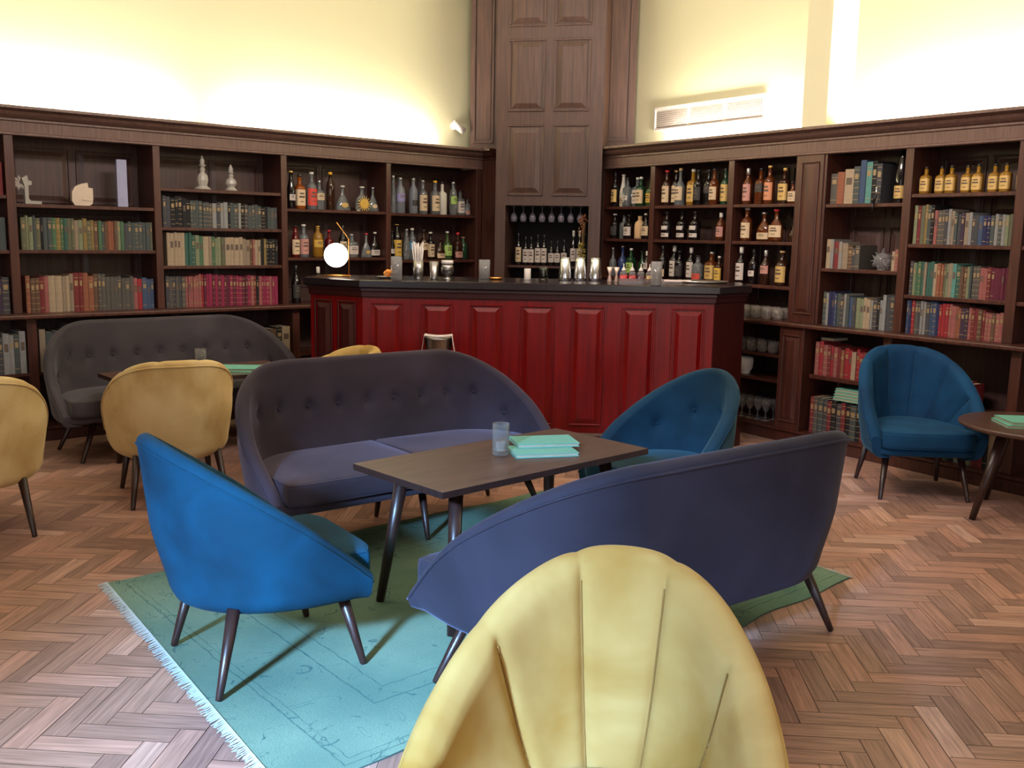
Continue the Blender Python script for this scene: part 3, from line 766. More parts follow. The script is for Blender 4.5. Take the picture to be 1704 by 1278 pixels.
brow('R', 1.392, .06, [
 (-4.85, .24, 'whisky', .042, 'amber', 'w', 'cream', 'tall'), (-4.715, .21, 'squat', .058, 'amber', 's', 'cream', 'low'), (-4.58, .23, 'squat', .060, 'amber', 'r', 'cream', 'n'), (-4.455, .12, 'squat', .040, 'brown', 'k', None, 'n')], 'middle shelf, third bay right of tower')
brow('R', 1.075, .06, [
 (-6.32, .24, 'liqueur', .034, 'clear', 's', None, 'n'), (-6.23, .26, 'liqueur', .042, 'blue', 's', None, 'n'), (-6.09, .24, 'square', .036, 'green', 'w', 'green', 'n'), (-5.99, .22, 'squat', .04, 'green', 'k', None, 'n'), (-5.895, .22, 'wine', .032, 'dark', 'w', 'white', 'high')], 'bottom shelf, first bay right of tower')
brow('R', 1.075, .06, [
 (-5.71, .27, 'wine', .036, 'dark', 'k', 'cream', 'low'), (-5.61, .27, 'wine', .038, 'dark', 'w', 'white', 'tall'), (-5.52, .23, 'whisky', .040, 'dark', 'k', 'black', 'n'), (-5.425, .26, 'wine', .036, 'dark', 'w', 'white', 'tall'), (-5.32, .20, 'whisky', .046, 'clear', 'k', 'red', 'low'), (-5.205, .23, 'square', .044, 'amber', 's', 'gold', 'tall'), (-5.10, .20, 'square', .030, 'brown', 'w', 'yellow', 'tall')], 'bottom shelf, second bay right of tower')
brow('R', 1.08, .06, [
 (-4.885, .27, 'wine', .038, 'dark', 'w', 'white', 'tall'), (-4.79, .26, 'wine', .038, 'dark', 'k', 'white', 'small'), (-4.655, .25, 'wine', .036, 'brown', 's', 'pink', 'high'), (-4.53, .25, 'whisky', .046, 'brown', 'c', 'gold', 'tall')], 'bottom shelf, third bay right of tower')
brow('R', 1.70, .07, [(-3.455 + .083 * k, .165, 'square', .030, 'gold', 'k', 'gold', 'tall') for k in range(8)], 'top shelf, far right bay')

# bottle niche in the tower
for k, (x, h, lab, w) in enumerate(((.17, .28, None, 'slim clear'), (.235, .25, 'white', ''), (.285, .25, 'white', ''), (.345, .27, 'white', ''), (.40, .27, 'white', ''), (.465, .22, 'white', ''), (.52, .22, 'white', ''), (.58, .23, 'white', ''), (.66, .31, 'white', ''), (.715, .31, 'white', ''))):
    bottle('wine', h, .027, 'dark', 'w' if k > 7 else 'k', lab or 'cream', 'tall' if k < 5 else 'n', tp(x, .20, 1.145), TA, 'dark wine bottle with pale label, %s in the tower niche' % (ORD[k] if k < 9 else 'rightmost'), 'wine bottles in the tower niche')
def hanging_glasses():
    m = MB(); g = plain('hung_glass', (120, 112, 122), .15, 0., spec=.9)
    m.lathe([(.03, 0), (.028, -.003), (.004, -.008), (.004, -.05), (.02, -.07), (.03, -.10), (.024, -.135), (.022, -.135), (.027, -.10)], 16)
    first = None
    for k in range(8):
        p = tp(.135 + k * .084, .14, 1.6575)
        if first is None:
            first = m.build('wine_glass', thin('stem_glass', (150, 142, 154), .5)); o = first
        else: o = first.copy(); COL.objects.link(o)
        place(o, p, TA); tag(o, 'upside-down wine glass hanging in the niche top, %s from left' % (ORD[k] if k else 'first'), 'glass', 'wine glasses hanging in the tower niche')
hanging_glasses()
def flowers():
    t = thing('flower_vase', 'glass vase of dried orange and yellow flowers at right of the niche', 'vase', tp(.755, .06, .9605 ), TA)
    m = MB(); m.lathe([(.022, 0), (.028, .01), (.03, .09), (.018, .15), (.022, .19), (.019, .19), (.024, .08)], 16); m.build('vase', CLEAR, t)
    m = MB()
    for k in range(12):
        a = random.uniform(0, 2 * pi); s = random.uniform(.005, .045)
        m.tube([(0, 0, .03), (s * .4 * cos(a), s * .4 * sin(a), .3), (s * cos(a), s * sin(a), random.uniform(.42, .62))], .0016, 5)
    m.build('stems', plain('dry_stem', (110, 84, 50), .8), t)
    for nm, z0, z1, c in (('orange_blooms', .46, .63, (150, 96, 60)), ('yellow_blooms', .24, .40, (172, 152, 70))):
        m = MB()
        for k in range(60):
            a = random.uniform(0, 2 * pi); r = random.uniform(0, .042); z = random.uniform(z0, z1)
            c0 = Vector((r * cos(a), r * sin(a), z))
            for q in range(3):
                d1 = Vector([random.uniform(-1, 1) for _ in range(3)]).normalized() * .012; d2 = Vector([random.uniform(-1, 1) for _ in range(3)]).normalized() * .009
                m.add([c0 - d1 * .3, c0 + d1 * .5 + d2, c0 + d1, c0 + d1 * .5 - d2], [(0, 1, 2, 3)])
        m.build(nm, plain(nm, c, .8), t)
flowers()

# ================================================================ BOOKS
BC = {'o': ((118, 116, 84), 'olive'), 'g': ((84, 132, 88), 'green'), 'y': ((150, 158, 112), 'pale green'), 'k': ((36, 34, 38), 'black'), 's': ((84, 94, 92), 'slate'),
      't': ((60, 116, 98), 'teal green'), 'c': ((206, 172, 132), 'cream'), 'd': ((168, 134, 62), 'mustard'), 'b': ((126, 84, 58), 'brown'), 'r': ((156, 42, 44), 'dark red'),
      'R': ((206, 34, 44), 'bright red'), 'n': ((44, 46, 104), 'navy blue'), 'w': ((164, 162, 160), 'pale grey'), 'p': ((196, 96, 90), 'salmon pink'), 'm': ((128, 30, 58), 'maroon'),
      'u': ((82, 80, 86), 'charcoal grey'), 'e': ((176, 146, 116), 'beige'), 'q': ((184, 96, 60), 'rust orange'), 'B': ((66, 90, 134), 'blue'), 'T': ((92, 172, 158), 'turquoise'),
      'C': ((190, 28, 78), 'crimson pink'), 'a': ((104, 96, 88), 'taupe'), 'v': ((78, 52, 78), 'purple')}
def mute(c, f=.74, g=.76):
    l = sum(c) / 3
    return tuple(g * (l + (x - l) * f) for x in c)
BM = {k: plain('book_cloth_' + k, mute(v[0]), .75, var=.2, scale=60, spec=.3) for k, v in BC.items()}
_pc = {}
def word_ord(k):
    if k == 0: return 'leftmost'
    tens = ['', '', 'twenty-', 'thirty-']
    ones = ['', 'first', 'second', 'third', 'fourth', 'fifth', 'sixth', 'seventh', 'eighth', 'ninth', 'tenth', 'eleventh', 'twelfth', 'thirteenth', 'fourteenth', 'fifteenth', 'sixteenth', 'seventeenth', 'eighteenth', 'nineteenth']
    n = k + 1
    if n < 20: return ones[n]
    if n == 20: return 'twentieth'
    if n == 30: return 'thirtieth'
    return tens[n // 10] + ones[n % 10]
def book_mesh(w, h, d, c, style):
    key = (round(w, 3), round(h, 3), c, style)
    if key in _pc: return _pc[key]
    w, h = key[0], key[1]
    m = MB(); ct = .0025
    m.box(0, ct, 0, d, 0, h, 0); m.box(w - ct, w, 0, d, 0, h, 0)
    # rounded spine
    n = 6; pr = [(ct * .5 + (w - ct) * k / n, -.004 * sin(pi * k / n)) for k in range(n + 1)]
    lo = [(x, y, 0) for x, y in pr] + [(x, y + .002, 0) for x, y in reversed(pr)]
    hi = [(x, y, h) for x, y, _ in lo]; m.rings([lo, hi], 0, False, True)
    m.box(ct, w - ct, .003, d - .004, .003, h - .004, 1)
    bands = {'p': (), 'g': (.12, .86), 'r': (.1, .26, .42, .58, .74, .9), 'l': ()}[style]
    for z in bands:
        pts = [(x, y - .0009, h * z) for x, y in pr] + [(x, y - .0009, h * z + (.004 if style == 'g' else .0032)) for x, y in pr]
        m.add(pts, [(k, k + 1, n + 2 + k, n + 1 + k) for k in range(n)], 2)
    if style in ('g', 'l', 'r'):
        z0, z1 = (.66, .80) if style != 'l' else (.55, .75)
        q = pr[1:-1]
        pts = [(x, y - .0011, h * z0) for x, y in q] + [(x, y - .0011, h * z1) for x, y in q]
        kk = len(q)
        m.add(pts, [(k, k + 1, kk + k + 1, kk + k) for k in range(kk - 1)], 2 if style != 'l' else 3)
    me_o = m.build('book', [BM[c], CREAMP, GILT, INKD])
    _pc[key] = me_o.data
    return me_o
NB = [0]
def books(side, t0, t1, z, seq, where, h=.21, hv=.02, dep=.03, d=.19, hs=None, style=None, tilt_last=0., sd=0):
    rnd = random.Random(sd + 11)
    a, _ = wframe(side)
    ws = [rnd.uniform(.75, 1.25) * (1.35 if ch in 'ceC' and rnd.random() < .3 else 1) for ch in seq]
    k_ = (t1 - t0) / sum(ws)
    t = t0
    for i, ch in enumerate(seq):
        w = ws[i] * k_ - .0012
        hh = h + rnd.uniform(-hv, hv) if hs is None else h + hs[min(i * len(hs) // len(seq), len(hs) - 1)] + rnd.uniform(-hv, hv)
        st = style if style else rnd.choice('pgrlpgr')
        if ch in 'ce' and style is None: st = 'l' if rnd.random() < .5 else 'p'
        r = book_mesh(w, hh, d, ch, st)
        if isinstance(r, bpy.types.Mesh):
            o = bpy.data.objects.new('book', r); COL.objects.link(o)
        else: o = r
        p = wp(side, t + .0006, dep + rnd.uniform(0, .008), z)
        o.location = p; o.rotation_euler = (0, 0, a)
        tall = ''
        tag(o, '%s%s book, %s from left %s' % (tall, BC[ch][1], 'first' if i == 0 else word_ord(i), where) if i else '%s%s book, leftmost %s' % (tall, BC[ch][1], where), 'book', 'books ' + where)
        t += ws[i] * k_
        NB[0] += 1
# left wall, leftmost sliver bay
books('L', 1.52, 1.645, 1.60, 'ppr', 'on the top shelf at the left photo edge', .20, .01, sd=1)
books('L', 1.49, 1.645, 1.25, 'yyos', 'on the middle shelf at the left photo edge', .20, .015, sd=2)
books('L', 1.50, 1.645, .84, 'usvu', 'on the counter at the left photo edge', .22, .02, sd=3)
# bay A
books('L', 1.735, 2.59, 1.252, 'oyysokssgdgtooeydodbgsbqqbygusssssso', 'in green row, left bay', .195, .008, hs=(.02, .01, 0, -.005), sd=4)
books('L', 1.745, 2.585, .84, 'qbbrpccecerrqqbaaaaaaaaapRBBB', 'in red-brown row, left bay', .235, .008, hs=(0, .0, .02, .01, 0, -.01, -.02), sd=5)
# bay B
books('L', 2.67, 3.56, 1.417, 'uukkkkkssssssawuwwksswkusssskkssu', 'in row under crystal decanters', .185, .006, hs=(.03, .01, 0, 0, -.01, -.02), sd=6)
books('L', 2.69, 3.56, 1.143, 'ccccctttygcegyyocccceebpcckdkkkk', 'in cream-green row, second left bay', .205, .006, hs=(.03, .01, 0, -.01, -.01), sd=7)
books('L', 2.67, 3.555, .84, 'uauauappppppRmCCmCmCmmCmCCmmCprkpCCCpCC', 'in crimson row, second left bay', .225, .006, hs=(0, .01, 0, -.005), sd=8)
# lower left
books('L', 1.45, 1.69, .46, 'nvuwwsw', 'under the left counter left of the post', .26, .02, dep=-.10, sd=9)
books('L', 1.775, 2.05, .46, 'esukas', 'under the left counter right of the post', .28, .02, dep=-.10, sd=10)
books('L', 3.3, 3.58, .46, 'uksbkc', 'under the counter behind the grey sofa end', .2, .02, dep=-.10, sd=21)
# right wall R4
books('R', -4.12, -3.74, 1.648, 'aqcsBTku', 'on the top shelf right of the panelled pilaster', .24, .01, hs=(-.04, -.02, 0, .03, .03, 0), sd=12)
books('R', -4.12, -3.86, 1.222, 'cwrwebua', 'left of the glass ornament on the right wall', .17, .01, hs=(.02, .01, -.01, -.02), sd=13)
books('R', -3.625, -3.575, 1.222, 'cp', 'right of the glass ornament on the right wall', .13, .01, sd=14)
books('R', -4.12, -3.58, .84, 'swnnBsuwsBuyyccwukwwuu', 'in blue-grey row right of pilaster', .205, .008, hs=(.02, .01, .0, -.01, -.01, .02), sd=15)
books('R', -4.115, -3.585, .50, 'pRprRprqRRcRRppRpp', 'in the red row under the right counter', .19, .015, dep=-.02, hs=(.03, 0, 0, -.01), sd=16)
books('R', -4.115, -3.585, .10, 'rasurkurkskrkuk', 'on the bottom shelf left of the far blue chair', .24, .008, dep=-.04, style='r', sd=17)
# R5
books('R', -3.49, -2.87, 1.395, 'yrodskpaauwesuvewuuBnnswswyo', 'in purple-grey row, far right bay', .175, .006, hs=(.06, .03, .01, 0, 0), sd=18)
books('R', -3.49, -2.87, 1.08, 'uyggtettcqqoyeTtbbysaapprmmmmm', 'in green-crimson row, far right bay', .185, .006, hs=(.02, .015, .005, 0), sd=19)
books('R', -3.49, -2.87, .84, 'BnRauwwuBBnRRRppqqvvprrbrppbpp', 'in blue-red row, far right bay', .185, .006, hs=(.02, .02, .01, 0, -.005, -.02), sd=20)
books('R', -3.505, -3.02, .405, 'RRRRRrRRRR', 'behind the round table under the right counter', .17, .005, dep=-.03, sd=22)
books('R', -3.13, -2.775, .10, 'skwkyrrkcc', 'on the bottom shelf behind the round table', .26, .01, dep=-.04, sd=23)

# ---------------------------------------------------------------- shelf ornaments
def ornaments():
    a, _ = wframe('L'); ar, _ = wframe('R')
    # L-shaped glass with star
    t = thing('glass_sculpture', 'L-shaped frosted glass sculpture with star petals on left shelf', 'ornament', wp('L', 1.80, .10, 1.548), a)
    m = MB(); 
    pts = [(-.015, 0), (.085, 0), (.085, .02), (.02, .022), (.008, .035), (.008, .12), (.03, .125), (.028, .15), (.01, .152), (.004, .185), (-.03, .165), (-.015, .12)]
    m.rings([[(x, -.02, z) for x, z in pts], [(x, .02, z) for x, z in pts]], 0, False, True); m.build('glass_slab', SCULPT, t)
    m = MB()
    for k in range(6):
        an = pi / 2 + k * pi / 4.2; c = Vector((-.045, -.01, .135)); d = Vector((cos(an), 0, sin(an))); e_ = Vector((-d.z, 0, d.x))
        m.add([c, c + d * .03 + e_ * .011, c + d * .05, c + d * .03 - e_ * .011, c + d * .03 + Vector((0, -.008, 0))], [(0, 1, 4), (1, 2, 4), (2, 3, 4), (3, 0, 4)])
    m.tube([(-.045, -.005, .12), (-.012, 0, .11)], .005, 6); m.build('petals', SCULPT, t)
    # round tablet with notch
    m = MB(); pts = []
    for k in range(13):
        an = pi + pi * .5 * (1 - k / 12) ; pts.append((-.03 + .045 * cos(an), .05 + .05 * sin(an))) if False else None
    pts = [(-.05, 0), (.04, 0), (.062, .015), (.068, .045), (.068, .12), (.04, .122), (.036, .155), (-.01, .145), (-.048, .125), (-.068, .09), (-.07, .03)]
    m.rings([[(x, -.02, z) for x, z in pts], [(x, .02, z) for x, z in pts]], 0, False, True)
    m.box(-.0, .06, -.024, -.0205, .035, .042)
    o = m.build('glass_tablet', plain('milky_glass', (196, 176, 156), .3, spec=.7)); place(o, wp('L', 2.145, .10, 1.548), a); tag(o, 'rounded milky glass tablet with a notched corner on left shelf', 'ornament')
    m = MB(); m.box(-.035, .035, -.012, .012, 0, .325, bev=.004); m.box(-.02, -.006, -.0145, -.0125, .05, .24)
    o = m.build('glass_column', plain('blue_glass_slab', (150, 150, 178), .2, spec=.8)); place(o, wp('L', 2.415, .10, 1.548), a); tag(o, 'tall pale blue upright glass slab on left shelf', 'ornament')
    def figure(tt, h, label):
        t = thing('crystal_decanter', label, 'decanter', wp('L', tt, .10, 1.692), a)
        m = MB(); m.lathe([(.055 * h / .24, 0), (.06 * h / .24, .006), (.03 * h / .24, .03), (.042, .28 * h), (.036, .42 * h), (.014, .52 * h), (.02, .60 * h), (.012, .66 * h), (.024, .72 * h), (.022, .74 * h), (.01, .70 * h)], 10, smooth=False); m.build('decanter_body', SCULPT, t)
        m = MB(); m.sphere((0, 0, .82 * h), .018, 8, 6, sz=1.6); m.sphere((0, 0, .95 * h), .009, 8, 6, sz=1.6); m.build('stopper', SCULPT, t)
    figure(3.0, .245, 'taller ornate crystal decanter above the charcoal books')
    figure(3.22, .19, 'shorter ornate crystal decanter above the charcoal books')
    # right wall glass ornament (spiky fish)
    t = thing('glass_fish', 'round spiky clear glass fish ornament on the right wall shelf', 'ornament', wp('R', -3.735, .10, 1.222), ar)
    m = MB(); m.sphere((0, 0, .06), .055, 18, 12, sz=.95); m.lathe([(.03, 0), (.032, .004), (.02, .012)], 16); m.build('glass_body', ICE, t)
    m = MB()
    for k in range(26):
        an = k * 2.4; zz = .02 + .085 * (k / 26); rr = .055 * math.sqrt(max(.05, 1 - ((zz - .06) / .055) ** 2))
        p = Vector((rr * cos(an), rr * sin(an), zz)); d = (p - Vector((0, 0, .06))).normalized(); m.tube([p, p + d * .02], [.006, .001], 5)
    m.tube([(0, 0, .11), (.006, 0, .145)], [.012, .002], 5)
    m.build('spikes', ICE, t)
    # champagne-like tall black bottle + corkscrew
    bottle('slim', .36, .040, 'dark', 's', 'gold', 'low', wp('R', -3.635, .09, 1.648), ar, 'tall tapered black bottle with gold foot at the end of a book row')
    t = thing('corkscrew', 'small dark lever corkscrew hanging over the shelf edge near black bottle', 'corkscrew', wp('R', -3.765, -.006, 1.60), ar)
    m = MB(); m.tube([(0, 0, 0), (.004, 0, .05)], .007, 8); m.tube([(.004, 0, .05), (.02, .0, .10)], .009, 8); m.build('handle', CAPM['k'], t)
    m = MB(); m.tube([(.02, 0, .10), (.022, 0, .135)], .007, 8); m.sphere((.022, 0, .14), .009, 8, 6); m.build('steel_tip', STEEL, t)
    # teal pads on the bottom row
    for k in range(4):
        m = MB(); m.box(0, .30, 0, .2, 0, .005, 0); m.box(0, .30, 0, .2, .015, .02, 0); m.box(.002, .30, .196, .2, .005, .015, 0); m.box(.004, .296, .004, .196, .005, .015, 1)
        o = m.build('menu_booklet', [TEALC, CREAMP]); place(o, wp('R', -3.93 + .005 * k, -.05, .352 + k * .0204), ar); tag(o, 'teal menu booklet lying on the bottom books, %s in its stack' % ['lowest', 'second', 'third', 'topmost'][k], 'menu', 'teal menus stacked on the bottom books')
    # pale book lying on the red row
    m = MB(); m.box(0, .10, 0, .16, 0, .0025); m.box(0, .10, 0, .16, .0175, .02); m.box(0, .0025, 0, .16, .0025, .0175); m.box(.0025, .098, .003, .157, .0025, .0175, 1)
    o = m.build('book', [BM['w'], CREAMP]); place(o, wp('R', -4.09, .0, .736), ar); tag(o, 'pale grey book lying flat across the red row under right counter', 'book')
ornaments()

# glassware in the right bay beside the bar
def glassware():
    ar, _ = wframe('R')
    tum = glass_tumbler('tumbler', .038, .085, thin('tumbler_glass', (150, 138, 130), .14), waist=[(.6, 0), (.9, .08), (1.05, .4), (.92, 1)])
    first = [tum]
    def put(x, d, z, lab, grp):
        o = first[0] if first[0] is not None and not first[0].get('label') else tum.copy()
        if o is not tum: COL.objects.link(o)
        place(o, wp('R', x, d, z), ar); tag(o, lab, 'glass', grp)
    for k in range(5):
        for r in range(2):
            put(-4.86 + k * .097, .0 + r * .095, .8405, 'round tumbler on counter beside the bar, %s in the %s row' % (ORD[k] if k else 'first from left', ['front', 'back'][r]), 'tumblers on the counter beside the bar')
    for k in range(5):
        for r in range(2):
            put(-4.88 + k * .097, .0 + r * .095, .6005, 'round tumbler under the counter beside the bar, %s in the %s row' % (ORD[k] if k else 'first from left', ['front', 'back'][r]), 'tumblers on the shelf under the counter')
    m = MB(); m.lathe([(.03, 0), (.035, .004), (.028, .01), (.05, .04), (.055, .1), (.05, .125), (.047, .125), (.045, .04)], 24)
    bowl = m.build('white_bowl', WHITEP); place(bowl, wp('R', -4.76, .03, .4205), ar); tag(bowl, 'white ribbed stacked bowl on a lower shelf beside the bar', 'bowl')
    m = MB(); m.lathe([(.03, 0), (.03, .003), (.004, .008), (.004, .06), (.02, .08), (.034, .12), (.03, .15), (.027, .15), (.03, .12)], 16)
    g = m.build('stem_glass', thin('tumbler_glass', (150, 138, 130), .14))
    g0 = g
    for k in range(5):
        for r in range(2):
            o = g0 if (k == 0 and r == 0) else g0.copy()
            if o is not g0: COL.objects.link(o)
            place(o, wp('R', -4.84 + k * .075, .02 + r * .085, .1005), ar); tag(o, 'stemmed glass on the bottom shelf beside the bar, %s in the %s row' % (ORD[k] if k else 'first from left', ['front', 'back'][r]), 'glass', 'stemmed glasses on the bottom shelf')
glassware()
# things on the left counter next to the bar
al, _ = wframe('L')
bottle('wine', .30, .036, 'dark', 'k', 'black', 'n', wp('L', 3.72, .05, .8402), al, 'dark wine bottle standing on the left counter beside the crimson books')
bottle('wine', .29, .036, 'dark', 'w', 'white', 'low', wp('L', 3.86, -.05, .8402), al, 'dark wine bottle on the left counter right beside the bar')

# ================================================================ SEATING
def plan(W, D, rc, ry, n, pe=2.25):
    """plan curve from front-left round the back to front-right; seat faces +Y."""
    a = W / 2; yb = -D / 2; yf = D / 2; rc = min(rc, a)
    raw = []
    K = 60
    raw.append((-a, yf))
    for k in range(K + 1):
        th = pi + (pi / 2) * k / K
        ce, se = cos(th), sin(th)
        p = 2 / pe
        raw.append((-a + rc + rc * math.copysign(abs(ce) ** p, ce), yb + ry + ry * math.copysign(abs(se) ** p, se)))
    for k in range(K + 1):
        th = 3 * pi / 2 + (pi / 2) * k / K
        ce, se = cos(th), sin(th)
        p = 2 / pe
        raw.append((a - rc + rc * math.copysign(abs(ce) ** p, ce), yb + ry + ry * math.copysign(abs(se) ** p, se)))
    raw.append((a, yf))
    # resample by arc length
    L_ = [0]
    for i in range(1, len(raw)): L_.append(L_[-1] + math.hypot(raw[i][0] - raw[i - 1][0], raw[i][1] - raw[i - 1][1]))
    out = []; j = 0
    for k in range(n + 1):
        s = L_[-1] * k / n
        while j < len(raw) - 2 and L_[j + 1] < s: j += 1
        f = (s - L_[j]) / max(1e-9, L_[j + 1] - L_[j])
        out.append((raw[j][0] + (raw[j + 1][0] - raw[j][0]) * f, raw[j][1] + (raw[j + 1][1] - raw[j][1]) * f))
    nrm = []
    for k in range(n + 1):
        p = out[max(0, k - 1)]; q = out[min(n, k + 1)]
        dx, dy = q[0] - p[0], q[1] - p[1]; l = math.hypot(dx, dy)
        nrm.append((dy / l * 1.0, -dx / l))   # outward
    return out, nrm, L_[-1]

def smooth(x): x = max(0., min(1., x)); return x * x * (3 - 2 * x)

def make_seat(name, W, D, rc, ry, zt, zf, vel, label, cat, style, loc, rot, feet, inner=None, nch=7, N=150, pw=1.12, split=False, group=None, legs6=False, lean=.10, buttons=None, flare=.10, pe=2.05, ysh=0.):
    t = thing(name, label, cat, loc, rot, group)
    pts, nrm, AL_ = plan(W, D, rc, ry, N, pe)
    pts = [(x, y + ysh) for x, y in pts]
    zb = .235; th = .052; yb, yf = -D / 2 + ysh, D / 2 + ysh
    inner = inner or vel
    def zrim(y):
        u = (y - yb) / (yf - yb); u = max(0, min(1, u))
        return zf + (zt - zf) * (1 - u ** pw)
    def outp(k, z, off=0.):
        x, y = pts[k]; nx, ny = nrm[k]
        q = 1 - flare * (1 - smooth((z - zb) / .28))
        yy = y * q; xx = x * (1 - (1 - q) * (1.0 if W < 1 else .45))
        back = max(0., -y / (D / 2))
        yy -= lean * back * (z - zb) + 0.0
        return xx + nx * off, yy + ny * off
    BT = []
    if buttons:
        BT = buttons
    def bulge(s, v):
        if style == 'channel':
            g = .50 + .50 * v ** .8
            c = s * nch / 2 / g
            if abs(c) > nch / 2 - .02: return .0
            fr = (c + .5) % 1
            return .016 * (1 - abs(2 * fr - 1) ** 7) * (1 if v < .93 else 1 - (v - .93) * 6)
        b = .008 * sin(pi * min(1, v * 1.05))
        for (bs, bv) in BT:
            ds = (s - bs) * AL_ / 2; dv = (v - bv) * .42; d2 = ds * ds + dv * dv
            b -= .020 * math.exp(-d2 / (.022 ** 2)) + .008 * math.exp(-d2 / (.06 ** 2))
        return b
    NO, NA, NI = 18, 8, 30
    rings = []; seamline = []; seam2 = []
    for k in range(N + 1):
        s = 2 * k / N - 1
        x0, y0 = pts[k]; zr = zrim(y0); col = []
        zi0 = .25
        # underside inner start
        xx, yy = outp(k, zb, -.11); col.append((xx, yy, zb))
        rr = min(.055, (zr - zb) * .45)
        for i in range(6):
            a = (pi / 2) * i / 5
            z = zb + rr * (1 - cos(a)); xx, yy = outp(k, z, -rr * (1 - sin(a))); col.append((xx, yy, z))
        ra = th / 2
        ztop = zr - ra
        for i in range(1, NO + 1):
            z = zb + rr + (ztop - zb - rr) * i / NO; xx, yy = outp(k, z, 0); col.append((xx, yy, z))
        seamline.append((col[-1][0] + nrm[k][0] * .001, col[-1][1] + nrm[k][1] * .001, col[-1][2] - .004))
        bt = bulge(s, 1.0)
        for i in range(1, NA):
            a = pi * i / NA
            off = -ra + ra * cos(a); z = ztop + ra * sin(a) * 1.0
            if style == 'channel':
                fr = (s * nch / 2 + .5) % 1; z -= .006 * (abs(2 * fr - 1) ** 6) * sin(a)
            xx, yy = outp(k, ztop, off); col.append((xx, yy, z))
        for i in range(NI + 1):
            v = 1 - i / NI; z = zi0 + (ztop - zi0) * v
            xx, yy = outp(k, z, -th - bulge(s, (z - zi0) / max(.05, zt - .03 - zi0) if style != 'channel' else v)); col.append((xx, yy, z))
        rings.append(col)
    m = MB(); m.rings(rings, 0, True, False, closed=False)
    # end caps
    for r, rev in ((rings[0], False), (rings[-1], True)):
        o = len(m.v); m.v += r; idx = list(range(o, o + len(r)))
        m.f.append(tuple(idx if rev else reversed(idx))); m.mi.append(0); m.sm.append(False)
    back = m.build('backrest', vel if style != 'two' else vel, t)
    m = MB(); m.tube(seamline, .0042, 6); m.build('piping', vel, t)
    so_ = .0032 if N > 200 else .0055
    if style == 'channel':
        for q in [k_ + .5 for k_ in range(-(nch // 2), nch // 2)]:
            line = []
            for i in range(26):
                v = .06 + .89 * i / 25; g = .50 + .50 * v ** .8; sq_ = q * 2 / nch * g
                kf = (sq_ + 1) / 2 * N; k = int(kf); fr_ = kf - k
                za = zrim(pts[k][1] * (1 - fr_) + pts[k + 1][1] * fr_) - th / 2; z = zi0 + (za - zi0) * v
                p0 = outp(k, z, -th - so_); p1 = outp(k + 1, z, -th - so_)
                line.append((p0[0] + (p1[0] - p0[0]) * fr_, p0[1] + (p1[1] - p0[1]) * fr_, z))
            m = MB(); m.tube(line, .002, 5); m.build('seam', SEAM[vel.name], t)
    # seat base with front rail
    def outline(inset, yfr, z, x0=None, side=0):
        o = []
        for k in range(0, N + 1, 3):
            xx, yy = outp(k, z, -inset)
            if side == -1 and xx > -.004: continue
            if side == 1 and xx < .004: continue
            o.append((xx, yy))
        if side == -1: o.append((-.004, o[-1][1])); 
        if side == 1: o.insert(0, (.004, o[0][1]))
        return o
    def padded(name_, inset, yfr, z0, z1, er, mat, crown=.015, side=0):
        o = outline(inset, yfr, .36, side=side)
        # front edge, slightly bowed, with rounded corners
        xl, xr = o[0][0], o[-1][0]
        o = [p for p in o if p[1] < yfr - .03]
        fr = []
        nf = 14
        xlf, xrf = (xl if side != 1 else .004), (xr if side != -1 else -.004)
        for k in range(nf + 1):
            u = k / nf; x = xrf + (xlf - xrf) * u
            y = yfr - .035 * abs(2 * u - 1) ** 6 if not split else yfr - .02 * (abs(2 * u - 1) ** 8)
            fr.append((x, y))
        o = o + fr
        cx = sum(p[0] for p in o) / len(o); cy = sum(p[1] for p in o) / len(o)
        rg = []
        def ring(ins, z):
            out = []
            for x, y in o:
                d = math.hypot(x - cx, y - cy); f = (d - ins) / d
                out.append((cx + (x - cx) * f, cy + (y - cy) * f, z))
            return out
        rg.append(ring(er * 1.0, z0))
        for i in range(1, 5): a = (pi / 2) * i / 4; rg.append(ring(er * (1 - sin(a)), z0 + er * (1 - cos(a))))
        for i in range(0, 5): a = (pi / 2) * i / 4; rg.append(ring(er * (1 - cos(a)), z1 - er + er * sin(a)))
        for f in (.25, .5, .75, .97): rg.append([(cx + (x - cx) * (1 - f), cy + (y - cy) * (1 - f), z1 + crown * (1 - (1 - f) ** 2)) for x, y, _ in ring(er, z1)])
        m_ = MB(); m_.rings(rg, 0, True, True); ob = m_.build(name_, mat, t)
        return ob, ring(er * .35, z1 - er * .35), ring(er * .35, z0 + er * .35)
    padded('seat_base', .03, yf - .005, zb + .012, .288, .02, vel, 0.)
    sides = (-1, 1) if split else (0,)
    for sd in sides:
        c_, top, bot = padded('seat_cushion', th + .012, yf + .025, .289, .388, .022, inner, .014, sd)
        m = MB(); m.tube(top, .0042, 6, closed=True); m.tube(bot, .0042, 6, closed=True); m.build('cushion_piping', inner, c_)
    # buttons
    for (bs, bv) in BT:
        k = int(round((bs + 1) / 2 * N)); z = .25 + (zt - .03 - .25) * bv
        xx, yy = outp(k, z, -th - bulge(bs, bv) - .001)
        nx, ny = nrm[k]
        m = MB(); c = Vector((xx - nx * .002, yy - ny * .002, z)); m.sphere(c, .0105, 12, 8); m.build('button', inner, t)
    # legs
    for (fx, fy) in feet:
        tx, ty = fx * .84 if abs(fx) > .01 else fx, fy * .72
        m = MB(); m.tube([(tx, ty, zb + .03), (fx * .995, fy * .99, .006), (fx, fy, 0)], [.021, .0115, .010], 14); m.build('leg', LEGW, t)
    return t

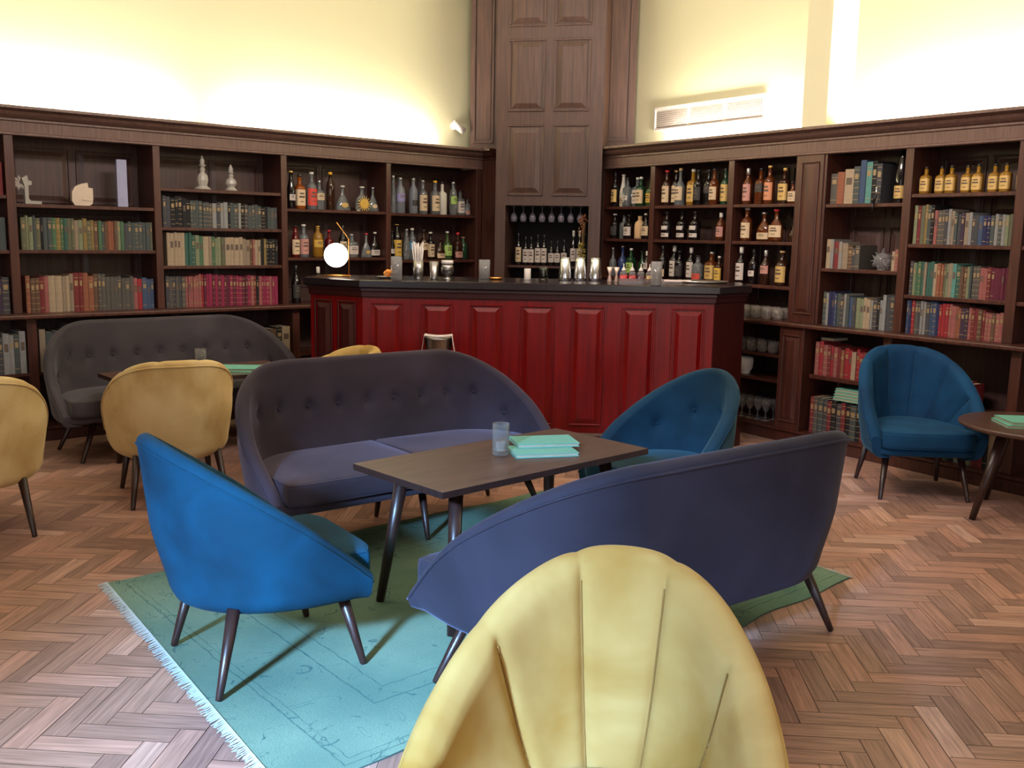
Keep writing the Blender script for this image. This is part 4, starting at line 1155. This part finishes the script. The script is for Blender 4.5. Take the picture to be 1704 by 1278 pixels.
SEAM = {'deep_blue_velvet': plain('navy_seam', (30, 66, 96), .8), 'yellow_velvet': plain('yellow_seam', (140, 104, 50), .9), 'pale_yellow_velvet': plain('pale_yellow_seam', (130, 100, 60), .9)}
CF = [(-.235, .24), (.235, .24), (-.235, -.24), (.235, -.24)]
BTC = [(-.38, .50), (-.13, .64), (.13, .64), (.38, .50)]
CH = dict(W=.66, D=.59, ysh=-.03, rc=.33, ry=.44, zt=.785, zf=.33, pw=.98)
def chair(name, vel, label, style, loc, deg, **kw):
    d = dict(CH)
    if style == 'channel': d.update(pw=1.5, zf=.36)
    d.update(kw)
    return make_seat(name, vel=vel, label=label, cat='armchair', style=style, loc=(loc[0], loc[1], .0065 if vel in (V_BLUE, V_TEAL) else 0), rot=radians(deg - 90), feet=CF, buttons=BTC if style == 'button' else None, **d)
chair('shell_armchair', V_BLUE, 'bright blue velvet shell armchair at the near left corner of the rug', 'button', (-.80, 3.03), 35)
chair('shell_armchair', V_TEAL, 'teal buttoned velvet shell armchair at the table end nearest the bar', 'button', (.70, 4.33), 219)
chair('channel_armchair', V_NAVY, 'dark blue channel-back velvet armchair beside the round table', 'channel', (2.29, 5.37), 266, zt=.80)
chair('channel_armchair', V_YELB, 'pale yellow velvet armchair seen from behind, facing the charcoal sofa', 'channel', (-1.80, 5.0), 118, zt=.765)
chair('channel_armchair', V_YELB, 'pale yellow velvet armchair cut off by the left photo edge', 'channel', (-2.49, 4.33), 119, zt=.765)
chair('channel_armchair', V_YEL, 'small visible top of yellow armchair between the sofa and the bar', 'channel', (-1.10, 5.24), 208, zt=.77)
chair('channel_armchair', V_YEL, 'large yellow channel-back velvet armchair in the front foreground', 'channel', (.145, 1.48), 256, N=320, pw=1.18, zf=.34, zt=.795, lean=.12, W=.65)

SF = [(-.70, .235), (0, .235), (.70, .235), (-.70, -.235), (0, -.235), (.70, -.235)]
SB = [(-.64, .42)] + [(-.50 + 1.0 * k / 8, .62) for k in range(9)] + [(.64, .42)]
SO = dict(W=1.62, D=.64, rc=.42, ry=.46, zt=.80, zf=.30, N=210, split=True, pw=1.1, lean=.13, flare=.08, pe=2.2)
def sofa(vel, label, loc, deg, btn=True, **kw):
    d = dict(SO); d.update(kw)
    return make_seat('shell_sofa', vel=vel, label=label, cat='sofa', style='button', loc=(loc[0], loc[1], .005 if vel is not V_GREY else 0), rot=radians(deg - 90), feet=SF, buttons=SB if btn else None, **d)
sofa(V_PURP, 'plum grey buttoned velvet sofa behind the table, facing the camera', (-.52, 4.46), 38.5 - 90)
sofa(V_PURB, 'blue-grey velvet sofa seen from behind, on the near side of the table', (.475, 3.085), 37 + 90, zt=.79, W=1.58)
sofa(V_GREY, 'charcoal velvet sofa against the left bookcase', (-2.20, 6.27), 41 - 90, D=.60, W=1.68, zt=.81)

# ================================================================ TABLES
def table(label, loc, deg, L_=1.08, W_=.53, h=.55, z0=0.):
    h -= z0
    t = thing('coffee_table', label, 'table', (loc[0], loc[1], z0), radians(deg))
    m = MB(); m.box(-L_ / 2, L_ / 2, -W_ / 2, W_ / 2, h - .024, h - .0015, 0); m.build('table_edge', TABLEE, t)
    m = MB(); m.box(-L_ / 2, L_ / 2, -W_ / 2, W_ / 2, h - .0015, h, 0); m.build('table_top', TABLEW, t)
    for sx in (-1, 1):
        for sy in (-1, 1):
            m = MB(); m.tube([(sx * (L_ / 2 - .15), sy * (W_ / 2 - .11), h - .024), (sx * (L_ / 2 - .085), sy * (W_ / 2 - .05), .0)], [.027, .0165], 16); m.build('leg', LEGW, t)
    return t
table('dark rectangular coffee table on the green rug between the two sofas', (-.012, 3.675), 43.2, z0=.0065)
table('dark rectangular coffee table in front of the charcoal sofa', (-1.88, 5.80), 41.2)
def round_table():
    t = thing('round_table', 'small dark round side table at the right photo edge', 'table', (2.71, 4.86, 0), 0)
    h = .49
    m = MB(); m.lathe([(.355, h - .028), (.375, h - .018), (.378, h - .006), (.372, h)], 56); m.build('table_top', TABLEW, t)
    for k in range(4):
        a = radians(-168 + 90 * k)
        m = MB(); m.tube([(.20 * cos(a), .20 * sin(a), h - .028), (.34 * cos(a), .34 * sin(a), 0)], [.027, .016], 16); m.build('leg', LEGW, t)
round_table()

def menu(loc, deg, label, L_=.255, W_=.165, th=.015, group=None):
    m = MB(); m.box(-L_ / 2, L_ / 2, -W_ / 2, W_ / 2, 0, .003, 0); m.box(-L_ / 2, L_ / 2, -W_ / 2, W_ / 2, th - .003, th, 0); m.box(-L_ / 2, L_ / 2, W_ / 2 - .003, W_ / 2, .003, th - .003, 0)
    m.box(-L_ / 2 + .004, L_ / 2 - .004, -W_ / 2 + .004, W_ / 2 - .003, .003, th - .003, 1)
    o = m.build('menu_booklet', [TEALC, CREAMP]); place(o, loc, radians(deg)); return tag(o, label, 'menu', group)
menu((.125, 3.735, .5503), 14, 'teal menu booklet, lower of two on the rug table')
menu((.135, 3.845, .5656), 13, 'teal menu booklet, upper of two on the rug table')
menu((-1.70, 5.79, .5503), -2, 'teal menu booklet, lower of two near the charcoal sofa', .30, .19)
menu((-1.68, 5.81, .5656), 3, 'teal menu booklet, upper of two near the charcoal sofa', .30, .19)
menu((2.66, 4.83, .4903), -6, 'teal menu booklet, lower of two on the round table', .32, .22)
menu((2.67, 4.84, .5056), -3, 'teal menu booklet, upper of two on the round table', .30, .21)

def candle_glass(loc, label):
    t = thing('highball_glass', label, 'glass', loc)
    r, h = .0325, .125
    m = MB(); m.lathe([(r * .93, 0), (r, .004), (r * 1.03, h), (r * 1.03 - .002, h), (r - .003, .02), (r * .6, .014)], 32); m.build('tumbler', thin('table_glass', (150, 145, 138), .06), t)
    m = MB(); m.lathe([(.015, .0145), (.02, .016), (.02, .05), (.018, .05), (.012, .018)], 8, smooth=False); m.build('cut_pattern', thin('cut_facets', (200, 190, 175), .15), t)
candle_glass((-.04, 3.69, .5503), 'tall clear cut-glass tumbler beside the menus on the rug table')
candle_glass((-1.93, 5.90, .5503), 'clear glass tumbler on the table by the charcoal sofa')

# wine bucket with towel
def bucket():
    t = thing('wine_bucket', 'polished steel wine bucket on a stand in front of the bar', 'bucket', (-.455, 5.88, 0), 0)
    m = MB(); m.lathe([(.065, .58), (.07, .585), (.088, .765), (.092, .77), (.088, .775), (.082, .765), (.065, .60)], 32); m.build('steel_bucket', STEELD, t)
    m = MB()
    for k in range(3): a = radians(90 + 120 * k); m.tube([(.066 * cos(a), .066 * sin(a), .579), (.02 * cos(a), .02 * sin(a), .3), (.13 * cos(a), .13 * sin(a), 0)], .007, 8)
    m.build('stand_legs', STEELD, t)
    m = MB(); pts = [(.072 * cos(2 * pi * k / 24), .072 * sin(2 * pi * k / 24), .573) for k in range(24)]; m.tube(pts, .006, 8, closed=True); m.build('stand_ring', STEELD, t)
    # folded towel over the rim
    m = MB()
    rg = []
    n = 22
    for k in range(n + 1):
        u = k / n; x = -.10 + .2 * u
        if u < .18: z = .66 + (.775 - .66) * smooth(u / .18); x = -.105 + .02 * smooth(u / .18)
        elif u > .82: z = .66 + (.775 - .66) * smooth((1 - u) / .18); x = .105 - .02 * smooth((1 - u) / .18)
        else: v = (u - .18) / .64; x = -.085 + .17 * v; z = .781 + .008 * abs(2 * v - 1) ** 2 
        rg.append((x, z))
    r1 = []
    for x, z in rg:
        w_ = .02
        r1.append([(x, -.035, z), (x, -.055 - .0, z - .0), (x, -.058, z + .008), (x, .02, z + .010), (x, .02, z + .002)])
    m.rings(r1, 0, True, True)
    o = m.build('folded_towel', TOWEL); place(o, (-.455, 5.86, .0)); tag(o, 'folded white towel draped over the wine bucket rim', 'towel')
bucket()

# ================================================================ RUG
def rug():
    c0 = Vector((-1.6, 3.66)); c1 = Vector((-.53, 2.20)); d = (c1 - c0); W_ = d.length; e1 = d.normalized(); e2 = Vector((-e1.y, e1.x)); Ln = 2.58
    a = radians(40.4); ex_ = Vector((cos(a), sin(a))); sh = d.dot(ex_); W_ = abs(d.dot(Vector((-sin(a), cos(a)))))
    t = thing('rug', 'faded turquoise green patterned rug with pale fringe under the table', 'rug', (c0.x, c0.y, 0), a)
    # local: x along length, y = toward c0... build: y from -W to 0
    nx, ny = 80, 50; vs = []; fs = []
    for i in range(nx + 1):
        for j in range(ny + 1):
            x = Ln * i / nx; v = j / ny; y = -W_ * v
            y += (.012 * sin(x * 7.) + .008 * sin(x * 13 + 1)) * (v if v > .5 else -(1 - v) * .6) + (.03 * sin(x * 2.6) if v > .9 else 0) * (v - .9) * 10
            z = .006 + .0012 * sin(x * 9) * sin(y * 8)
            vs.append((x + sh * (-y) / W_, y, z))
    for i in range(nx):
        for j in range(ny):
            q = i * (ny + 1) + j; fs.append((q, q + 1, q + ny + 2, q + ny + 1))
    m = MB(); m.add(vs, [tuple(reversed(f)) for f in fs], 0, True)
    # skirt
    edge = [i * (ny + 1) for i in range(nx + 1)] + [nx * (ny + 1) + j for j in range(1, ny + 1)] + [i * (ny + 1) + ny for i in range(nx - 1, -1, -1)] + [j for j in range(ny - 1, 0, -1)]
    ev = [vs[k] for k in edge]; lo = [(x, y, .0005) for x, y, z in ev]
    n_ = len(ev); m.add(ev + lo, [(k, (k + 1) % n_, n_ + (k + 1) % n_, n_ + k) for k in range(n_)], 1)
    mat, nt, b = base_mat('rug_weave'); L = nt.links
    tc = nt.nodes.new('ShaderNodeTexCoord'); sx = nt.nodes.new('ShaderNodeSeparateXYZ'); L.new(tc.outputs['Object'], sx.inputs[0])
    def math_(op, a_, b_=None, c_=None):
        n = nt.nodes.new('ShaderNodeMath'); n.operation = op
        for i, v in enumerate((a_, b_, c_)):
            if v is None: continue
            if isinstance(v, (int, float)): n.inputs[i].default_value = v
            else: L.new(v, n.inputs[i])
        return n.outputs[0]
    X = sx.outputs[0]; Y = math_('MULTIPLY', sx.outputs[1], -1.)
    ex = math_('MINIMUM', X, math_('SUBTRACT', Ln, X)); ey = math_('MINIMUM', Y, math_('SUBTRACT', W_, Y)); ed = math_('MINIMUM', ex, ey)
    wob = nt.nodes.new('ShaderNodeTexNoise'); wob.inputs['Scale'].default_value = 14; wob.inputs['Detail'].default_value = 3; L.new(tc.outputs['Object'], wob.inputs['Vector'])
    edw = math_('ADD', ed, math_('MULTIPLY', math_('SUBTRACT', wob.outputs['Fac'], .5), .018))
    def line(at_, w_): return math_('LESS_THAN', math_('ABSOLUTE', math_('SUBTRACT', edw, at_)), w_)
    lines = math_('MAXIMUM', math_('MAXIMUM', line(.055, .0025), line(.30, .003)), math_('MAXIMUM', line(.38, .0025), line(.08, .0015)))
    # vine curls: contour lines of a distorted noise
    vn = nt.nodes.new('ShaderNodeTexNoise'); vn.inputs['Scale'].default_value = 5.5; vn.inputs['Detail'].default_value = 2.; vn.inputs['Distortion'].default_value = 1.6; L.new(tc.outputs['Object'], vn.inputs['Vector'])
    vine = math_('LESS_THAN', math_('ABSOLUTE', math_('SUBTRACT', vn.outputs['Fac'], .5)), .006)
    brk = nt.nodes.new('ShaderNodeTexNoise'); brk.inputs['Scale'].default_value = 9; L.new(tc.outputs['Object'], brk.inputs['Vector'])
    vine = math_('MULTIPLY', vine, math_('GREATER_THAN', brk.outputs['Fac'], .5))
    vo = nt.nodes.new('ShaderNodeTexVoronoi'); vo.inputs['Scale'].default_value = 6.; vo.feature = 'F1'; L.new(tc.outputs['Object'], vo.inputs['Vector'])
    ringf = math_('MULTIPLY', math_('LESS_THAN', math_('ABSOLUTE', math_('SUBTRACT', vo.outputs['Distance'], math_('ADD', .16, math_('MULTIPLY', wob.outputs['Fac'], .12)))), .022), math_('GREATER_THAN', brk.outputs['Fac'], .52))
    ink = math_('MAXIMUM', math_('MAXIMUM', lines, vine), ringf)
    fade = nt.nodes.new('ShaderNodeTexNoise'); fade.inputs['Scale'].default_value = 30; fade.inputs['Detail'].default_value = 4; L.new(tc.outputs['Object'], fade.inputs['Vector'])
    ink = math_('MULTIPLY', ink, math_('MULTIPLY', fade.outputs['Fac'], 1.1))
    big = nt.nodes.new('ShaderNodeTexNoise'); big.inputs['Scale'].default_value = 2.2; big.inputs['Detail'].default_value = 5; L.new(tc.outputs['Object'], big.inputs['Vector'])
    cr1 = nt.nodes.new('ShaderNodeValToRGB'); e = cr1.color_ramp.elements; e[0].position = .3; e[0].color = lin((88, 118, 106)); e[1].position = .72; e[1].color = lin((122, 146, 126))
    L.new(big.outputs['Fac'], cr1.inputs[0])
    mx = nt.nodes.new('ShaderNodeMix'); mx.data_type = 'RGBA'; mx.inputs[7].default_value = lin((44, 80, 84)); L.new(ink, mx.inputs[0]); L.new(cr1.outputs[0], mx.inputs[6])
    gr = nt.nodes.new('ShaderNodeTexNoise'); gr.inputs['Scale'].default_value = 220; gr.inputs['Detail'].default_value = 2; L.new(tc.outputs['Object'], gr.inputs['Vector'])
    m2 = nt.nodes.new('ShaderNodeMix'); m2.data_type = 'RGBA'; m2.blend_type = 'MULTIPLY'; m2.inputs[0].default_value = .6
    r2 = nt.nodes.new('ShaderNodeValToRGB'); r2.color_ramp.elements[0].color = (.6, .6, .6, 1); r2.color_ramp.elements[1].color = (1.25, 1.25, 1.25, 1)
    L.new(gr.outputs['Fac'], r2.inputs[0]); L.new(mx.outputs[2], m2.inputs[6]); L.new(r2.outputs[0], m2.inputs[7]); L.new(m2.outputs[2], b.inputs['Base Color'])
    bp = nt.nodes.new('ShaderNodeBump'); bp.inputs['Strength'].default_value = .5; bp.inputs['Distance'].default_value = .003; L.new(gr.outputs['Fac'], bp.inputs['Height']); L.new(bp.outputs[0], b.inputs['Normal'])
    setp(b, Roughness=.95); b.inputs['Specular IOR Level'].default_value = .1
    m.build('woven_field', [mat, plain('rug_edge', (60, 80, 76), .9)], t)
    FR = plain('fringe_cotton', (178, 192, 194), .95)
    for xe, dr in ((0., -1), (Ln, 1)):
        m = MB(); rnd = random.Random(5)
        n = 300
        for k in range(n):
            y = -W_ * (k + .5) / n; x0 = xe + sh * (-y) / W_; l = rnd.uniform(.022, .04); dy = rnd.uniform(-.008, .008)
            m.add([(x0 - dr * .002, y - .0032, .009), (x0 - dr * .002, y + .0032, .009), (x0 + dr * l, y + dy + .002, .002), (x0 + dr * l, y + dy - .002, .002)], [(0, 1, 2, 3)])
        f_ = m.build('fringe', FR, t); f_['kind'] = 'stuff'
rug()

# ================================================================ LIGHTS
def area(name, loc, target, sx, sy, power, col, spread=pi):
    l = bpy.data.lights.new(name, 'AREA'); l.shape = 'RECTANGLE'; l.size = sx; l.size_y = sy; l.energy = power; l.color = col; l.spread = spread
    o = bpy.data.objects.new(name, l); COL.objects.link(o); o.location = loc
    d = Vector(target) - Vector(loc); o.rotation_euler = d.to_track_quat('-Z', 'Y').to_euler()
    return o
def cove(side, t0, t1, power):
    a, _ = wframe(side); p = wp(side, (t0 + t1) / 2, .29, 2.13)
    l = bpy.data.lights.new('cove_light', 'AREA'); l.shape = 'RECTANGLE'; l.size = t1 - t0; l.size_y = .05; l.energy = power; l.color = (1., .95, .78)
    o = bpy.data.objects.new('cove_light', l); COL.objects.link(o); o.location = p
    o.rotation_euler = (0, 0, 0); o.rotation_mode = 'XYZ'
    # face up and slightly toward the wall
    n = Vector((-sin(a), cos(a), 0)); d = (Vector((0, 0, 1)) + n * .35).normalized()
    zax = -d; xax = Vector((cos(a), sin(a), 0)); yax = zax.cross(xax).normalized()
    o.matrix_world = Matrix(((xax.x, yax.x, zax.x, p.x), (xax.y, yax.y, zax.y, p.y), (xax.z, yax.z, zax.z, p.z), (0, 0, 0, 1)))
cove('L', 3.3, 5.2, 90); cove('L', -.6, 2.9, 185)
cove('R', -5.9, -4.6, 78); cove('R', -4.05, -1.0, 170)
# daylight through the rear windows
area('window_light_1', (-2.9, -3.1, 2.1), (-.6, 3.2, .4), 1.9, 2.3, 46, (.84, .92, 1.))
area('window_light_2', (1.8, -3.1, 2.1), (1.0, 5.0, .6), 1.9, 2.3, 92, (1., .95, .92))
area('ceiling_bounce', (.2, 3.2, 4.15), (.2, 3.2, 0), 5.5, 6, 50, (1., .9, .84))
area('added_wall_fill', (1.2, 3.6, 4.2), wp('L', 3.0, 0, 2.0), 2.5, .6, 45, (1., .9, .84), radians(75))  # added fill with no real fixture, brightens left cornice and upper wall
area('added_wall_fill', (-1.2, 3.6, 4.2), wp('R', -3.8, 0, 2.0), 2.5, .6, 60, (1., .88, .82), radians(75))  # same added fill for the right cornice and upper wall
# narrow cool shaft of daylight on the near rug corner
area('daylight_shaft', (-2.6, -2.6, 3.0), (-.35, 2.65, 0), .5, .5, 60, (.30, .58, 1.), radians(26))
# small downlights washing the bar front
for x in (-.6, .5):
    l = bpy.data.lights.new('bar_spot', 'SPOT'); l.energy = 30; l.spot_size = radians(70); l.spot_blend = 1.; l.color = (1., .8, .66); l.shadow_soft_size = .1
    o = bpy.data.objects.new('bar_spot', l); COL.objects.link(o); o.location = (x, 4.6, 4.0)
    o.rotation_euler = (Vector((x + .1, 6.3, .5)) - o.location).to_track_quat('-Z', 'Y').to_euler()

w = bpy.data.worlds.new('world'); scene.world = w; w.use_nodes = True
w.node_tree.nodes['Background'].inputs[0].default_value = (.75, .85, 1., 1); w.node_tree.nodes['Background'].inputs[1].default_value = .25

scene.view_settings.view_transform = 'Standard'
scene.view_settings.look = 'None'
scene.view_settings.exposure = 0.
scene.cycles.use_denoising = True
scene.cycles.max_bounces = 8; scene.cycles.transmission_bounces = 8; scene.cycles.diffuse_bounces = 4
scene.cycles.sample_clamp_indirect = 6
scene.cycles.caustics_reflective = False; scene.cycles.caustics_refractive = False
for o in list(bpy.data.objects):
    if '_used' in o: del o['_used']
